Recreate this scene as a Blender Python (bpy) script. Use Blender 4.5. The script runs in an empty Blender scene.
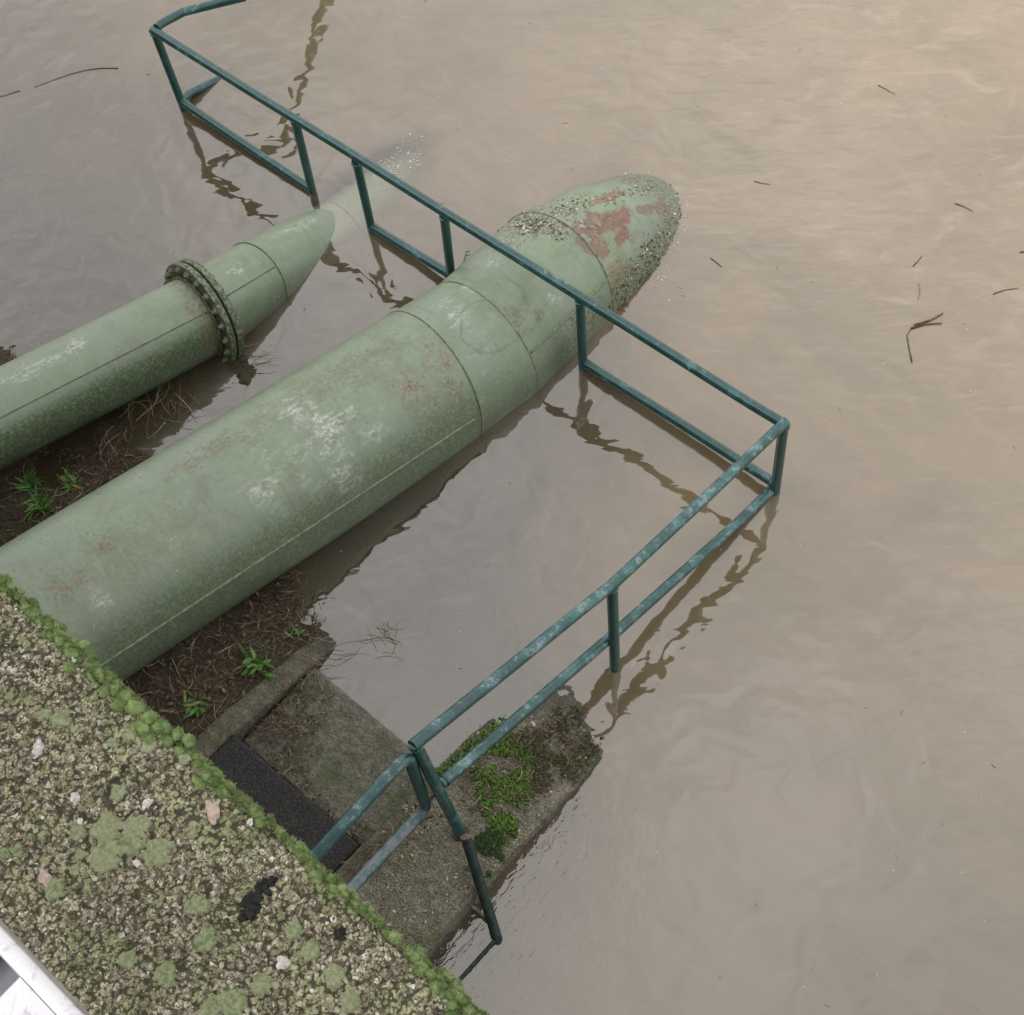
import bpy, bmesh, math, random
from mathutils import Vector, Matrix, noise
random.seed(7)
R_ = random.random
U = random.uniform
scene = bpy.context.scene
col = scene.collection

# ------------------------------------------------------------------ camera frame
# World: x along the quay wall, y away from the wall over the river, z up, water at z = 0.
W_, H_ = 1024, 1015
CX, CY, F = 512.0, 507.5, 1400.0
EYE = 5.17
def _frame():
    n = Vector((620 - CX, -(1340 - CY), -F)).normalized()
    up = -n
    x = Vector((1, 0, 0)); x = (x - up * x.dot(up)).normalized()
    y = up.cross(x)
    u, v = (.7548, -.6559), (.6559, .7548)
    ax = x * u[0] + y * u[1]
    ay = x * v[0] + y * v[1]
    return ax.normalized(), ay.normalized(), up
AX, AY, AZ = _frame()
CAM = Vector((0, 0, EYE))
def ray(px, py):
    c = Vector((px - CX, -(py - CY), -F))
    return Vector((c.dot(AX), c.dot(AY), c.dot(AZ))).normalized()
def at(px, py, z=0.0):
    r = ray(px, py)
    return CAM + r * ((z - EYE) / r.z)

cam_data = bpy.data.cameras.new('camera')
cam = bpy.data.objects.new('camera', cam_data); col.objects.link(cam)
cam_data.sensor_fit = 'HORIZONTAL'; cam_data.sensor_width = 36
cam_data.lens = 36 * F / W_
cam_data.clip_start = .05; cam_data.clip_end = 4000
m = Matrix((AX, AY, AZ)).to_4x4()      # rows: world axes seen from the camera
m.translation = CAM
cam.matrix_world = m
scene.camera = cam

# ------------------------------------------------------------------ helpers
def lerp(a, b, t): return a + (b - a) * t
def interp(tab, x):
    if x <= tab[0][0]: return tab[0][1]
    for (a, b), (c, d) in zip(tab, tab[1:]):
        if x <= c: return b + (d - b) * (x - a) / (c - a)
    return tab[-1][1]
def nz(p, s=1.0, o=0.0): return noise.noise(Vector((p[0] * s + o, p[1] * s - o, p[2] * s + 2 * o)))

class MB:
    def __init__(self): self.v = []; self.f = []; self.uv = {}; self.m = []
    def face(self, idx, uvs=None, mat=0):
        self.f.append(tuple(idx)); self.m.append(mat)
        if uvs: self.uv[len(self.f) - 1] = uvs
    def tube(self, pts, r, seg=12, caps=True, mat=0, radii=None, squash=1.0):
        pts = [Vector(p) for p in pts]
        n = len(pts); base = len(self.v)
        t0 = (pts[1] - pts[0]).normalized()
        ref = Vector((0, 0, 1)) if abs(t0.z) < .9 else Vector((0, 1, 0))
        a = (ref - t0 * ref.dot(t0)).normalized()
        for i, p in enumerate(pts):
            if i == 0: t = pts[1] - pts[0]
            elif i == n - 1: t = pts[-1] - pts[-2]
            else: t = (pts[i] - pts[i - 1]).normalized() + (pts[i + 1] - pts[i]).normalized()
            t.normalize()
            a = (a - t * a.dot(t)).normalized(); b = t.cross(a)
            rr = radii[i] if radii else r
            k = 1.0
            if 0 < i < n - 1:
                c = max(.5, (pts[i] - pts[i - 1]).normalized().dot(t)); k = 1 / c
            for j in range(seg):
                q = 2 * math.pi * j / seg
                self.v.append(p + a * math.cos(q) * rr * (k if k < 1.3 else 1.3) + b * math.sin(q) * rr * squash)
        for i in range(n - 1):
            for j in range(seg):
                k = (j + 1) % seg
                self.face((base + i * seg + j, base + i * seg + k, base + (i + 1) * seg + k, base + (i + 1) * seg + j), mat=mat)
        if caps:
            self.face([base + j for j in range(seg)][::-1], mat=mat)
            self.face([base + (n - 1) * seg + j for j in range(seg)], mat=mat)
    def blob(self, c, rad, sub=1, rough=.2, mat=0, rot=None, seed=0):
        ico = _ico(sub); base = len(self.v); c = Vector(c)
        rad = Vector(rad) if not isinstance(rad, (int, float)) else Vector((rad, rad, rad))
        rot = rot or Matrix.Identity(3)
        for p in ico[0]:
            k = 1 + rough * nz(p, 1.7, seed)
            q = rot @ Vector((p.x * rad.x * k, p.y * rad.y * k, p.z * rad.z * k))
            self.v.append(c + q)
        for f in ico[1]: self.face([base + i for i in f], mat=mat)
    def strip(self, pts, widths, normal, mat=0):
        base = len(self.v); pts = [Vector(p) for p in pts]; normal = Vector(normal)
        for i, p in enumerate(pts):
            t = (pts[min(i + 1, len(pts) - 1)] - pts[max(i - 1, 0)]).normalized()
            s = t.cross(normal)
            if s.length < 1e-5: s = Vector((1, 0, 0))
            s.normalize(); w = widths[i]
            self.v += [p - s * w, p + s * w]
        for i in range(len(pts) - 1):
            self.face((base + 2 * i, base + 2 * i + 1, base + 2 * i + 3, base + 2 * i + 2), mat=mat)
    def build(self, name, mats, parent=None, smooth=True, autosmooth=None):
        me = bpy.data.meshes.new(name)
        me.from_pydata([tuple(p) for p in self.v], [], self.f)
        if not isinstance(mats, (list, tuple)): mats = [mats]
        for mm in mats: me.materials.append(mm)
        if self.uv:
            uvl = me.uv_layers.new(name='UVMap')
            for pi, poly in enumerate(me.polygons):
                if pi in self.uv:
                    for li, q in zip(poly.loop_indices, self.uv[pi]): uvl.data[li].uv = q
        me.polygons.foreach_set('material_index', self.m)
        me.update()
        if smooth:
            me.polygons.foreach_set('use_smooth', [True] * len(me.polygons))
            if autosmooth: me.set_sharp_from_angle(angle=math.radians(autosmooth))
        o = bpy.data.objects.new(name, me); col.objects.link(o)
        if parent: o.parent = parent
        return o
_icos = {}
def _ico(sub):
    if sub not in _icos:
        b = bmesh.new(); bmesh.ops.create_icosphere(b, subdivisions=sub, radius=1)
        _icos[sub] = ([v.co.copy() for v in b.verts], [[v.index for v in f.verts] for f in b.faces]); b.free()
    return _icos[sub]
def tag(o, label=None, cat=None, group=None, kind=None):
    if label: o['label'] = label
    if cat: o['category'] = cat
    if group: o['group'] = group
    if kind: o['kind'] = kind
    return o
def thing(name, label, cat, loc=(0, 0, 0), group=None):
    o = bpy.data.objects.new(name, None); col.objects.link(o); o.empty_display_size = .1
    o.location = loc
    return tag(o, label, cat, group)
def adopt(root):                                  # parts are modelled in world space; keep them there under a moved root
    for c in root.children: c.matrix_parent_inverse = Matrix.Translation(-Vector(root.location))

# ------------------------------------------------------------------ material kit
class NT:
    def __init__(self, name):
        self.mat = bpy.data.materials.new(name); self.mat.use_nodes = True
        self.t = self.mat.node_tree; self.t.nodes.clear()
        self.out = self.n('ShaderNodeOutputMaterial')
    def n(self, kind, **kw):
        x = self.t.nodes.new(kind)
        for k, v in kw.items(): setattr(x, k, v)
        return x
    def l(self, a, b): self.t.links.new(a, b)
    def put(self, sock, v):
        if isinstance(v, bpy.types.NodeSocket): self.l(v, sock)
        elif isinstance(v, (tuple, list)) and len(v) == 3 and sock.type == 'RGBA': sock.default_value = (*v, 1)
        else: sock.default_value = v
    def math(self, op, a, b=None, c=None, clamp=False):
        x = self.n('ShaderNodeMath', operation=op, use_clamp=clamp)
        for i, v in enumerate((a, b, c)):
            if v is not None: self.put(x.inputs[i], v)
        return x.outputs[0]
    def vmath(self, op, a, b=None):
        x = self.n('ShaderNodeVectorMath', operation=op)
        self.put(x.inputs[0], a)
        if b is not None: self.put(x.inputs[1], b)
        return x.outputs['Value'] if op in ('LENGTH', 'DISTANCE', 'DOT_PRODUCT') else x.outputs[0]
    def coord(self, kind='Object'): return self.n('ShaderNodeTexCoord').outputs[kind]
    def pos(self): return self.n('ShaderNodeNewGeometry').outputs['Position']
    def mapped(self, vec, scale=(1, 1, 1), rot=(0, 0, 0), loc=(0, 0, 0)):
        x = self.n('ShaderNodeMapping'); self.l(vec, x.inputs[0])
        x.inputs['Scale'].default_value = scale; x.inputs['Rotation'].default_value = rot; x.inputs['Location'].default_value = loc
        return x.outputs[0]
    def noise(self, vec, scale=5, detail=4, rough=.55, dist=0.0, out='Fac'):
        x = self.n('ShaderNodeTexNoise'); self.l(vec, x.inputs['Vector'])
        x.inputs['Scale'].default_value = scale; x.inputs['Detail'].default_value = detail
        x.inputs['Roughness'].default_value = rough; x.inputs['Distortion'].default_value = dist
        return x.outputs[out]
    def voro(self, vec, scale=5, feature='F1', out='Distance', rnd=1.0):
        x = self.n('ShaderNodeTexVoronoi', feature=feature); self.l(vec, x.inputs['Vector'])
        x.inputs['Scale'].default_value = scale; x.inputs['Randomness'].default_value = rnd
        return x.outputs[out]
    def step(self, v, lo, hi):                     # smooth step, 0 at lo and 1 at hi
        x = self.n('ShaderNodeMapRange', interpolation_type='SMOOTHSTEP'); self.put(x.inputs[0], v)
        x.inputs[1].default_value = lo; x.inputs[2].default_value = hi
        return x.outputs[0]
    def ramp(self, v, stops, interp='LINEAR'):
        x = self.n('ShaderNodeValToRGB'); self.put(x.inputs[0], v); r = x.color_ramp; r.interpolation = interp
        while len(r.elements) > 1: r.elements.remove(r.elements[-1])
        r.elements[0].position = stops[0][0]; r.elements[0].color = (*stops[0][1], 1)
        for p, c in stops[1:]:
            e = r.elements.new(p); e.color = (*c, 1)
        return x.outputs[0]
    def mix(self, fac, a, b, mode='MIX'):
        x = self.n('ShaderNodeMix', data_type='RGBA', blend_type=mode)
        self.put(x.inputs[0], fac); self.put(x.inputs[6], a); self.put(x.inputs[7], b)
        return x.outputs[2]
    def bump(self, h, strength=.5, dist=.01, normal=None):
        x = self.n('ShaderNodeBump'); self.put(x.inputs['Height'], h)
        x.inputs['Strength'].default_value = strength; x.inputs['Distance'].default_value = dist
        if normal: self.l(normal, x.inputs['Normal'])
        return x.outputs[0]
    def principled(self, color, rough=.6, normal=None, spec=.5, metal=0.0):
        x = self.n('ShaderNodeBsdfPrincipled')
        self.put(x.inputs['Base Color'], color); self.put(x.inputs['Roughness'], rough)
        x.inputs['Specular IOR Level'].default_value = spec; self.put(x.inputs['Metallic'], metal)
        if normal: self.l(normal, x.inputs['Normal'])
        self.l(x.outputs[0], self.out.inputs[0])
        return x

def simple_mat(name, a, b, scale=40, rough=.7, spec=.3, island=False):
    t = NT(name); p = t.coord()
    f = t.noise(p, scale, 4)
    c = t.mix(t.step(f, .35, .65), a, b)
    if island:
        r = t.n('ShaderNodeNewGeometry').outputs['Random Per Island']
        c = t.mix(1.0, c, t.ramp(r, [(0, (.45, .45, .45)), (.5, (.9, .9, .88)), (1, (1.5, 1.45, 1.3))]), 'MULTIPLY')
    t.principled(c, rough, spec=spec)
    return t.mat

def paint_mat(name, wear=.5, purple=.0):
    t = NT(name); p = t.pos()
    n1 = t.noise(p, 9, 6, .7); n2 = t.noise(p, 30, 5, .6); n3 = t.noise(p, 95, 3, .6)
    base = t.mix(t.step(n2, .3, .7), (.004, .050, .050), (.008, .082, .080))
    up = t.n('ShaderNodeSeparateXYZ'); t.l(t.n('ShaderNodeNewGeometry').outputs['Normal'], up.inputs[0])
    upm = t.step(up.outputs[2], -.1, .8)
    # faded paint with the top's lit tone painted in, and bare metal where worn
    lit_fade = t.math('MULTIPLY', t.step(n1, .56 - wear * .3, .72 - wear * .12), upm)
    base = t.mix(t.math('MULTIPLY', lit_fade, .75), base, (.05, .21, .21))
    sc = t.math('ADD', t.math('MULTIPLY', n2, .6), t.math('MULTIPLY', n3, .4))
    bare = t.math('MULTIPLY', t.step(t.math('ADD', sc, t.math('MULTIPLY', n1, .5)), .86 - wear * .16, .93 - wear * .14), t.step(up.outputs[2], -.2, .5))
    base = t.mix(t.math('MULTIPLY', bare, .5 if wear < 1 else .85), base, t.mix(purple, (.34, .40, .38), (.20, .19, .25)))
    rust = t.step(t.noise(p, 24, 5, .7), .66, .72)
    base = t.mix(t.math('MULTIPLY', rust, .6), base, (.07, .035, .02))
    t.principled(base, t.math('ADD', .20, t.math('MULTIPLY', n2, .25)), t.bump(sc, .25, .002), .8)
    return t.mat
M_PAINT = paint_mat('teal_rail_paint', .12)
M_PAINT_W = paint_mat('worn_teal_paint', .55, .1)
M_PAINT_B = paint_mat('bare_worn_paint', 1.15, .9)
def rust_end():
    t = NT('rusty_cut_end'); n1 = t.noise(t.pos(), 90, 5)
    t.principled(t.mix(t.step(n1, .35, .65), (.16, .08, .06), (.30, .19, .16)), .85); return t.mat
M_RUST = rust_end()

# ------------------------------------------------------------------ pipes
class Cyl:                                         # one straight pipe section between two mitre planes
    def __init__(self, a, b, r):
        self.a, self.b, self.r = Vector(a), Vector(b), r
        self.d = (self.b - self.a); self.L = self.d.length; self.d.normalize()
        self.s = self.d.cross(Vector((0, 0, 1))).normalized(); self.t = self.s.cross(self.d)
    def pt(self, u, phi, extra=0.0):               # phi 0 = crest, +90 deg = the side at higher x
        return self.a + self.d * u + (self.t * math.cos(phi) + self.s * math.sin(phi)) * (self.r + extra)
    def hit(self, px, py):
        o = CAM - self.a; r = ray(px, py)
        o2 = o - self.d * o.dot(self.d); r2 = r - self.d * r.dot(self.d)
        A, B, C = r2.dot(r2), 2 * o2.dot(r2), o2.dot(o2) - self.r ** 2
        D = max(0, B * B - 4 * A * C); k = (-B - math.sqrt(D)) / (2 * A)
        q = o + r * k
        u = q.dot(self.d); return u, math.atan2(q.dot(self.s), q.dot(self.t)) * self.r
def mitre(cyls):
    """mitre planes between consecutive sections"""
    pl = []
    for i, c in enumerate(cyls):
        n0 = (cyls[i - 1].d + c.d).normalized() if i else c.d
        n1 = (cyls[i + 1].d + c.d).normalized() if i < len(cyls) - 1 else c.d
        pl.append((n0, n1))
    return pl
def pipe_section(c, n0, n1, name, mat, parent, seg=96, inner=True, dents=.0015, seed=0):
    mb = MB(); rows = max(2, int(c.L / .04))
    U0, U1 = [], []
    for j in range(seg):
        phi = -math.pi + 2 * math.pi * j / seg
        off = (c.t * math.cos(phi) + c.s * math.sin(phi)) * c.r
        U0.append(-(off.dot(n0)) / c.d.dot(n0)); U1.append(c.L - (off.dot(n1)) / c.d.dot(n1))
    for i in range(rows + 1):
        for j in range(seg):
            phi = -math.pi + 2 * math.pi * j / seg
            u = lerp(U0[j], U1[j], i / rows)
            q = c.pt(u, phi)
            e = dents * nz(q, 2.2, seed) * 2 + dents * .4 * nz(q, 9, seed)
            mb.v.append(c.pt(u, phi, e))
    for i in range(rows):
        for j in range(seg):
            k = (j + 1) % seg
            def uv(ii, jj): return (lerp(U0[jj % seg], U1[jj % seg], ii / rows), (-math.pi + 2 * math.pi * jj / seg) * c.r)
            mb.face((i * seg + j, i * seg + k, (i + 1) * seg + k, (i + 1) * seg + j),
                    (uv(i, j), uv(i, j + 1), uv(i + 1, j + 1), uv(i + 1, j)))
    b = len(mb.v)
    for (i, sgn) in ((0, 1), (rows, -1)):          # closed ends
        ring = [i * seg + j for j in range(seg)]
        mb.face(ring if sgn < 0 else ring[::-1])
    return mb.build(name, mat, parent, autosmooth=40)
def ring_weld(c, u, n, name, mat, parent, rad=.006, seed=0, ext=.001):
    mb = MB(); pts = []
    for j in range(97):
        phi = 2 * math.pi * j / 96
        off = (c.t * math.cos(phi) + c.s * math.sin(phi)) * c.r
        uu = u - off.dot(n) / c.d.dot(n)
        pts.append(c.pt(uu, phi, ext))
    mb.tube(pts, rad, 6, False, radii=[rad * (1 + .35 * nz(p, 60, seed)) for p in pts])
    return mb.build(name, mat, parent)
def long_weld(c, u0, u1, phi, name, mat, parent, rad=.0055, seed=0):
    mb = MB(); n = max(3, int((u1 - u0) / .02))
    pts = [c.pt(lerp(u0, u1, i / n), phi, .001) for i in range(n + 1)]
    mb.tube(pts, rad, 6, True, radii=[rad * (1 + .3 * nz(p, 60, seed)) for p in pts])
    return mb.build(name, mat, parent)

def pipe_mat(name, R, blobs=(), algae=.5, light=1.0, speck=.5, dusty=.5, wetline=None):
    """blobs: (kind, u, v, ru, rv, strength) with kind white / rust / crust, in metres along and round the pipe"""
    t = NT(name); uv = t.n('ShaderNodeTexCoord').outputs['UV']; p = t.pos()
    sep = t.n('ShaderNodeSeparateXYZ'); t.l(uv, sep.inputs[0])
    V = sep.outputs[1]
    big = t.noise(p, 3.0, 5, .6); mid = t.noise(p, 14, 6, .65); fine = t.noise(p, 70, 5, .65); vf = t.noise(p, 260, 3, .6)
    base = t.ramp(mid, [(.25, (.140 * light, .194 * light, .120 * light)), (.5, (.172 * light, .228 * light, .148 * light)), (.75, (.208 * light, .262 * light, .182 * light))])
    base = t.mix(t.step(big, .35, .7), base, t.mix(.5, base, (.23, .28, .23)))
    # streaks running down the round of the pipe
    st = t.noise(t.mapped(uv, (26, 1.6, 1)), 1.0, 4, .7)
    base = t.mix(t.math('MULTIPLY', t.step(st, .52, .75), .35), base, (.115, .135, .085))
    # algae on the lower flanks
    flank = t.step(t.math('ADD', t.math('ABSOLUTE', V), t.math('MULTIPLY', t.math('SUBTRACT', mid, .5), R * .5)), R * .68, R * 1.15)
    a2 = t.math('MULTIPLY', flank, t.math('MULTIPLY', t.step(fine, .25, .6), algae))
    base = t.mix(a2, base, t.mix(fine, (.05, .085, .03), (.085, .125, .06)))
    # dust, grit and small dark flecks on the crest
    crest = t.step(t.math('ABSOLUTE', t.math('ADD', V, R * .35)), R * 1.0, R * .25)
    d1 = t.math('MULTIPLY', t.math('MULTIPLY', t.step(fine, .52, .68), t.step(mid, .42, .62)), t.math('MULTIPLY', crest, dusty))
    base = t.mix(d1, base, (.12, .105, .075))
    fl = t.math('MULTIPLY', t.step(vf, .66, .72), t.step(mid, .4, .6))
    base = t.mix(t.math('MULTIPLY', fl, .6), base, (.05, .055, .04))
    soft = t.noise(p, 6.5, 3, .6, .8)
    smear = t.noise(t.mapped(uv, (14, 38, 1)), 1.0, 5, .65, .6)
    gr = t.noise(p, 5.0, 8, .75, .4)
    base = t.mix(t.math('MULTIPLY', t.step(gr, .5, .68), .38), base, (.13, .135, .095))
    base = t.mix(t.math('MULTIPLY', t.step(gr, .46, .30), .35), base, (.25, .30, .26))
    for (kind, u0, v0, ru, rv, s) in blobs:
        q = t.vmath('MULTIPLY', t.vmath('SUBTRACT', uv, (u0, v0, 0)), (1 / ru, 1 / rv, 0))
        dist = t.vmath('LENGTH', q)
        wob = t.math('ADD', dist, t.math('ADD', t.math('MULTIPLY', t.math('SUBTRACT', mid, .5), 2.6), t.math('MULTIPLY', t.math('SUBTRACT', soft, .5), 2.4)))
        msk = t.step(wob, 1.15, .25)
        if kind == 'white':
            g = t.math('ADD', t.math('MULTIPLY', fine, .35), t.math('ADD', t.math('MULTIPLY', vf, .22), t.math('MULTIPLY', smear, .43)))
            fac = t.math('MULTIPLY', t.math('MULTIPLY', msk, t.step(g, .45, .62)), s)
            base = t.mix(fac, base, (.60, .64, .60))
        elif kind == 'rust':
            fac = t.math('MULTIPLY', t.math('MULTIPLY', msk, t.step(fine, .46, .56)), s)
            base = t.mix(fac, base, t.mix(vf, (.17, .07, .04), (.29, .145, .085)))
        elif kind == 'red':
            msk2 = t.math('MULTIPLY', t.step(wob, 1.05, .8), t.step(t.math('ADD', fine, t.math('ADD', t.math('MULTIPLY', mid, .6), t.math('MULTIPLY', vf, .25))), .74, .84))
            base = t.mix(t.math('MULTIPLY', msk2, s), base, t.mix(t.step(t.math('ADD', fine, t.math('MULTIPLY', smear, .7)), .62, 1.05), (.10, .028, .026), (.30, .12, .095)))
        elif kind == 'drip':
            rim = t.math('MULTIPLY', t.step(t.math('ABSOLUTE', t.math('SUBTRACT', t.math('ADD', dist, t.math('MULTIPLY', t.math('SUBTRACT', soft, .5), .5)), .85)), .07, .02), t.math('MULTIPLY', t.step(big, .35, .6), s))
            base = t.mix(rim, base, (.075, .095, .06))
        elif kind == 'brown':
            fac = t.math('MULTIPLY', t.math('MULTIPLY', msk, t.step(fine, .36, .6)), s)
            base = t.mix(fac, base, (.15, .115, .06))
        else:                                      # crust of grit and shell
            fac = t.math('MULTIPLY', msk, s)
            vo = t.voro(p, 90, out='Color')
            vs = t.n('ShaderNodeSeparateColor'); t.l(vo, vs.inputs[0])
            cr = t.ramp(vs.outputs[0], [(0, (.06, .055, .03)), (.45, (.14, .13, .08)), (.7, (.2, .2, .14)), (.88, (.36, .36, .29)), (1, (.5, .5, .43))])
            base = t.mix(t.math('MULTIPLY', fac, t.step(t.math('ADD', fine, t.math('MULTIPLY', vs.outputs[1], .4)), .5, .72)), base, cr)
    # tiny pale droppings and lichen dots
    vd = t.voro(p, 26, rnd=1.0); dot = t.step(vd, .085, .055)
    vc = t.n('ShaderNodeSeparateColor'); t.l(t.voro(p, 26, out='Color'), vc.inputs[0])
    dot = t.math('MULTIPLY', dot, t.step(vc.outputs[0], 1 - speck * .28, 1 - speck * .28 + .01))
    base = t.mix(t.math('MULTIPLY', dot, .85), base, (.6, .63, .55))
    if wetline:
        sz = t.n('ShaderNodeSeparateXYZ'); t.l(p, sz.inputs[0])
        w = t.step(t.math('ADD', sz.outputs[2], t.math('MULTIPLY', t.math('SUBTRACT', mid, .5), .06)), wetline, wetline * .3)
        base = t.mix(t.math('MULTIPLY', w, .5), base, t.mix(fine, (.07, .085, .05), (.13, .14, .09)))
        vs = t.step(t.noise(p, 110, 2, .5), .66, .70)
        base = t.mix(t.math('MULTIPLY', t.math('MULTIPLY', w, vs), .8), base, (.55, .57, .48))
    h = t.math('ADD', t.math('MULTIPLY', fine, .6), t.math('MULTIPLY', mid, .8))
    t.principled(base, t.math('ADD', .27, t.math('MULTIPLY', fine, .28)), t.bump(h, .12, .004), .6)
    return t.mat

def seam_mat(name, a=(.10, .13, .07), b=(.20, .25, .17)):
    return simple_mat(name, a, b, 60, .65)
M_SEAM = seam_mat('weld_bead_paint', (.15, .19, .12), (.24, .29, .2))
M_SEAM_R = seam_mat('rust_flecked_seam', (.13, .135, .08), (.24, .29, .20))
M_SEAM_D = seam_mat('rusty_weld_bead', (.08, .075, .045), (.17, .18, .12))

# big pipe -----------------------------------------------------------
KS = 1.17
Q0 = Vector((-2.28581739, 1.66310069, 1.12532088 - EYE)) * KS
def toL(w): return Vector((w[0] * .7548 - w[1] * .6559, w[0] * .6559 + w[1] * .7548, w[2]))
QM = toL(Q0) + Vector((0, 0, EYE)); AM = Vector((.11848, .98275, -.14178)).normalized()
RM = .3 * KS
def main_at(d): return QM + AM * ((d - QM.y) / AM.y)
mp = [main_at(.05), main_at(2.35), main_at(2.66)]
mp.append(mp[2] + Vector((-.005, .52, -.02)))
mp.append(mp[3] + Vector((.004, .30, -.11)))
mp.append(mp[4] + Vector((.010, .26, -.135)))
mp.append(mp[5] + Vector((.02, .22, -.165)))
mp.append(mp[6] + Vector((.03, .8, -1.2)))
mc = [Cyl(mp[i], mp[i + 1], RM) for i in range(7)]
mpl = mitre(mc)
def bl(c, kind, px, py, ru, rv, s):
    u, v = c.hit(px, py); return (kind, u, v, ru, rv, s)
c0, c1, c2, c3 = mc[:4]
b0 = [bl(c0, 'white', 300, 450, .45, .2, .28), bl(c0, 'brown', 130, 560, .5, .2, .28), bl(c0, 'brown', 330, 380, .5, .12, .45), bl(c0, 'white', 322, 425, .16, .10, .95), bl(c0, 'white', 290, 405, .10, .06, .8), bl(c0, 'white', 268, 488, .07, .05, .8),
      bl(c0, 'white', 338, 462, .08, .12, .7), bl(c0, 'white', 100, 598, .05, .06, .75), bl(c0, 'white', 175, 540, .05, .05, .5), bl(c0, 'white', 375, 430, .06, .06, .5),
      bl(c0, 'rust', 412, 385, .10, .09, .9), bl(c0, 'rust', 435, 360, .07, .10, .8), bl(c0, 'rust', 105, 545, .035, .035, .9), bl(c0, 'rust', 62, 590, .12, .05, .5),
      bl(c0, 'brown', 455, 390, .035, .16, .7), bl(c0, 'brown', 205, 455, .25, .06, .5), bl(c0, 'rust', 190, 462, .10, .03, .5), bl(c0, 'brown', 430, 400, .12, .12, .45)]
b1 = [bl(c1, 'white', 457, 318, .07, .06, .95), bl(c1, 'white', 475, 285, .08, .04, .8), bl(c1, 'brown', 440, 360, .05, .12, .5), bl(c1, 'white', 440, 305, .06, .04, .5), bl(c1, 'drip', 490, 325, .16, .15, .3), bl(c1, 'white', 480, 350, .08, .10, .25)]
b2 = [bl(c2, 'crust', 520, 228, .20, .12, 1), bl(c2, 'crust', 555, 222, .12, .14, 1), bl(c2, 'white', 556, 300, .03, .04, .9), bl(c2, 'brown', 515, 320, .06, .10, .6),
      bl(c2, 'brown', 540, 312, .05, .05, .8), bl(c2, 'white', 490, 262, .06, .06, .8), bl(c2, 'red', 588, 242, .05, .06, .7), bl(c2, 'drip', 500, 300, .14, .16, .4), bl(c2, 'crust', 585, 320, .14, .09, .8)]
def tipblobs(c):
    return [bl(c, 'red', 588, 226, .12, .07, .85), bl(c, 'red', 612, 222, .13, .05, .85), bl(c, 'red', 624, 236, .07, .05, .85), bl(c, 'red', 600, 250, .05, .07, .75), bl(c, 'red', 645, 210, .08, .03, .7),
            bl(c, 'red', 608, 197, .13, .03, .75), bl(c, 'red', 664, 208, .08, .06, .75), bl(c, 'red', 632, 180, .07, .03, .7), bl(c, 'rust', 612, 268, .07, .05, .9),
            bl(c, 'crust', 560, 212, .09, .24, .9), bl(c, 'crust', 640, 288, .24, .13, .9), bl(c, 'crust', 660, 248, .20, .10, .9), bl(c, 'brown', 620, 280, .12, .10, .8), bl(c, 'brown', 600, 235, .25, .2, .4), bl(c, 'crust', 650, 185, .14, .14, .8), bl(c, 'crust', 676, 220, .14, .14, .8)]
big = thing('water_pipe', 'thicker of the two green pipes, rusty and white-scuffed, running under the long railing', 'pipe', main_at(1.2))
secs = []
for i, (c, b, al) in enumerate(zip(mc, (b0, b1, b2, tipblobs(c3), tipblobs(mc[4]), tipblobs(mc[5]), []), (.75, .4, .4, .3, .3, .3, .3))):
    mt = pipe_mat('green_pipe_paint', RM, b, algae=al, speck=.45, dusty=.8 if i == 0 else .5, light=1.28, wetline=None if i == 0 else (.16 if i < 2 else .2))
    secs.append(pipe_section(c, *mpl[i], 'pipe_section', mt, big, seed=3 if i > 2 else i, dents=.0015 if i < 3 else .0045))
for i in (0, 1, 2):
    ring_weld(mc[i], mc[i].L, mpl[i][1], 'weld_seam', M_SEAM_R, big, .0032 if i < 2 else .005, i)
# crust of grit and shell on the sunk end
rk = random.Random(9); mb = MB()
def crust_at(c, px, py, s, seed):
    u, v = c.hit(px, py)
    if not (-.02 < u < c.L + .02): return
    q = c.pt(u, v / c.r); mb.blob(q, (s, s * .8, s * .55), 1, 1.0, mat=rk.choice((0, 0, 0, 1)), rot=Matrix.Rotation(rk.uniform(0, 6), 3, 'Z') @ Matrix.Rotation(.5, 3, 'Y'), seed=seed)
for k in range(1700):
    t = rk.random(); s_ = rk.choice((.002, .003, .004, .0055, .009))
    if k % 3 == 0: px, py = lerp(512, 572, t) + rk.gauss(0, 7), lerp(222, 212, t) + rk.gauss(0, 7) + 18 * t * t
    elif k % 3 == 1: px, py = lerp(622, 684, t) + rk.gauss(-3, 7), lerp(312, 205, t) + rk.gauss(-2, 8)
    else: px, py = lerp(560, 672, t) + rk.gauss(0, 9), lerp(205, 180, t) + rk.gauss(2, 4)
    for c in mc[2:6]: crust_at(c, px, py, s_, k)
cr_ = mb.build('shell_crust', [simple_mat('crust_grit', (.10, .095, .055), (.22, .21, .14), 90, .9, island=True), simple_mat('crust_shell', (.34, .34, .27), (.5, .5, .42), 90, .8, island=True)], big, smooth=False); cr_['kind'] = 'stuff'
def phi_of(c, px, py): return c.hit(px, py)[1] / c.r
long_weld(c0, .1, c0.L - .04, phi_of(c0, 330, 514), 'weld_seam', M_SEAM, big, .006, 3)
long_weld(c2, .0, c2.L + .05, phi_of(c2, 523, 360), 'weld_seam', M_SEAM, big, .006, 4)
long_weld(c1, .0, c1.L, math.radians(100), 'weld_seam', M_SEAM, big, .005, 5)
adopt(big)

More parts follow.
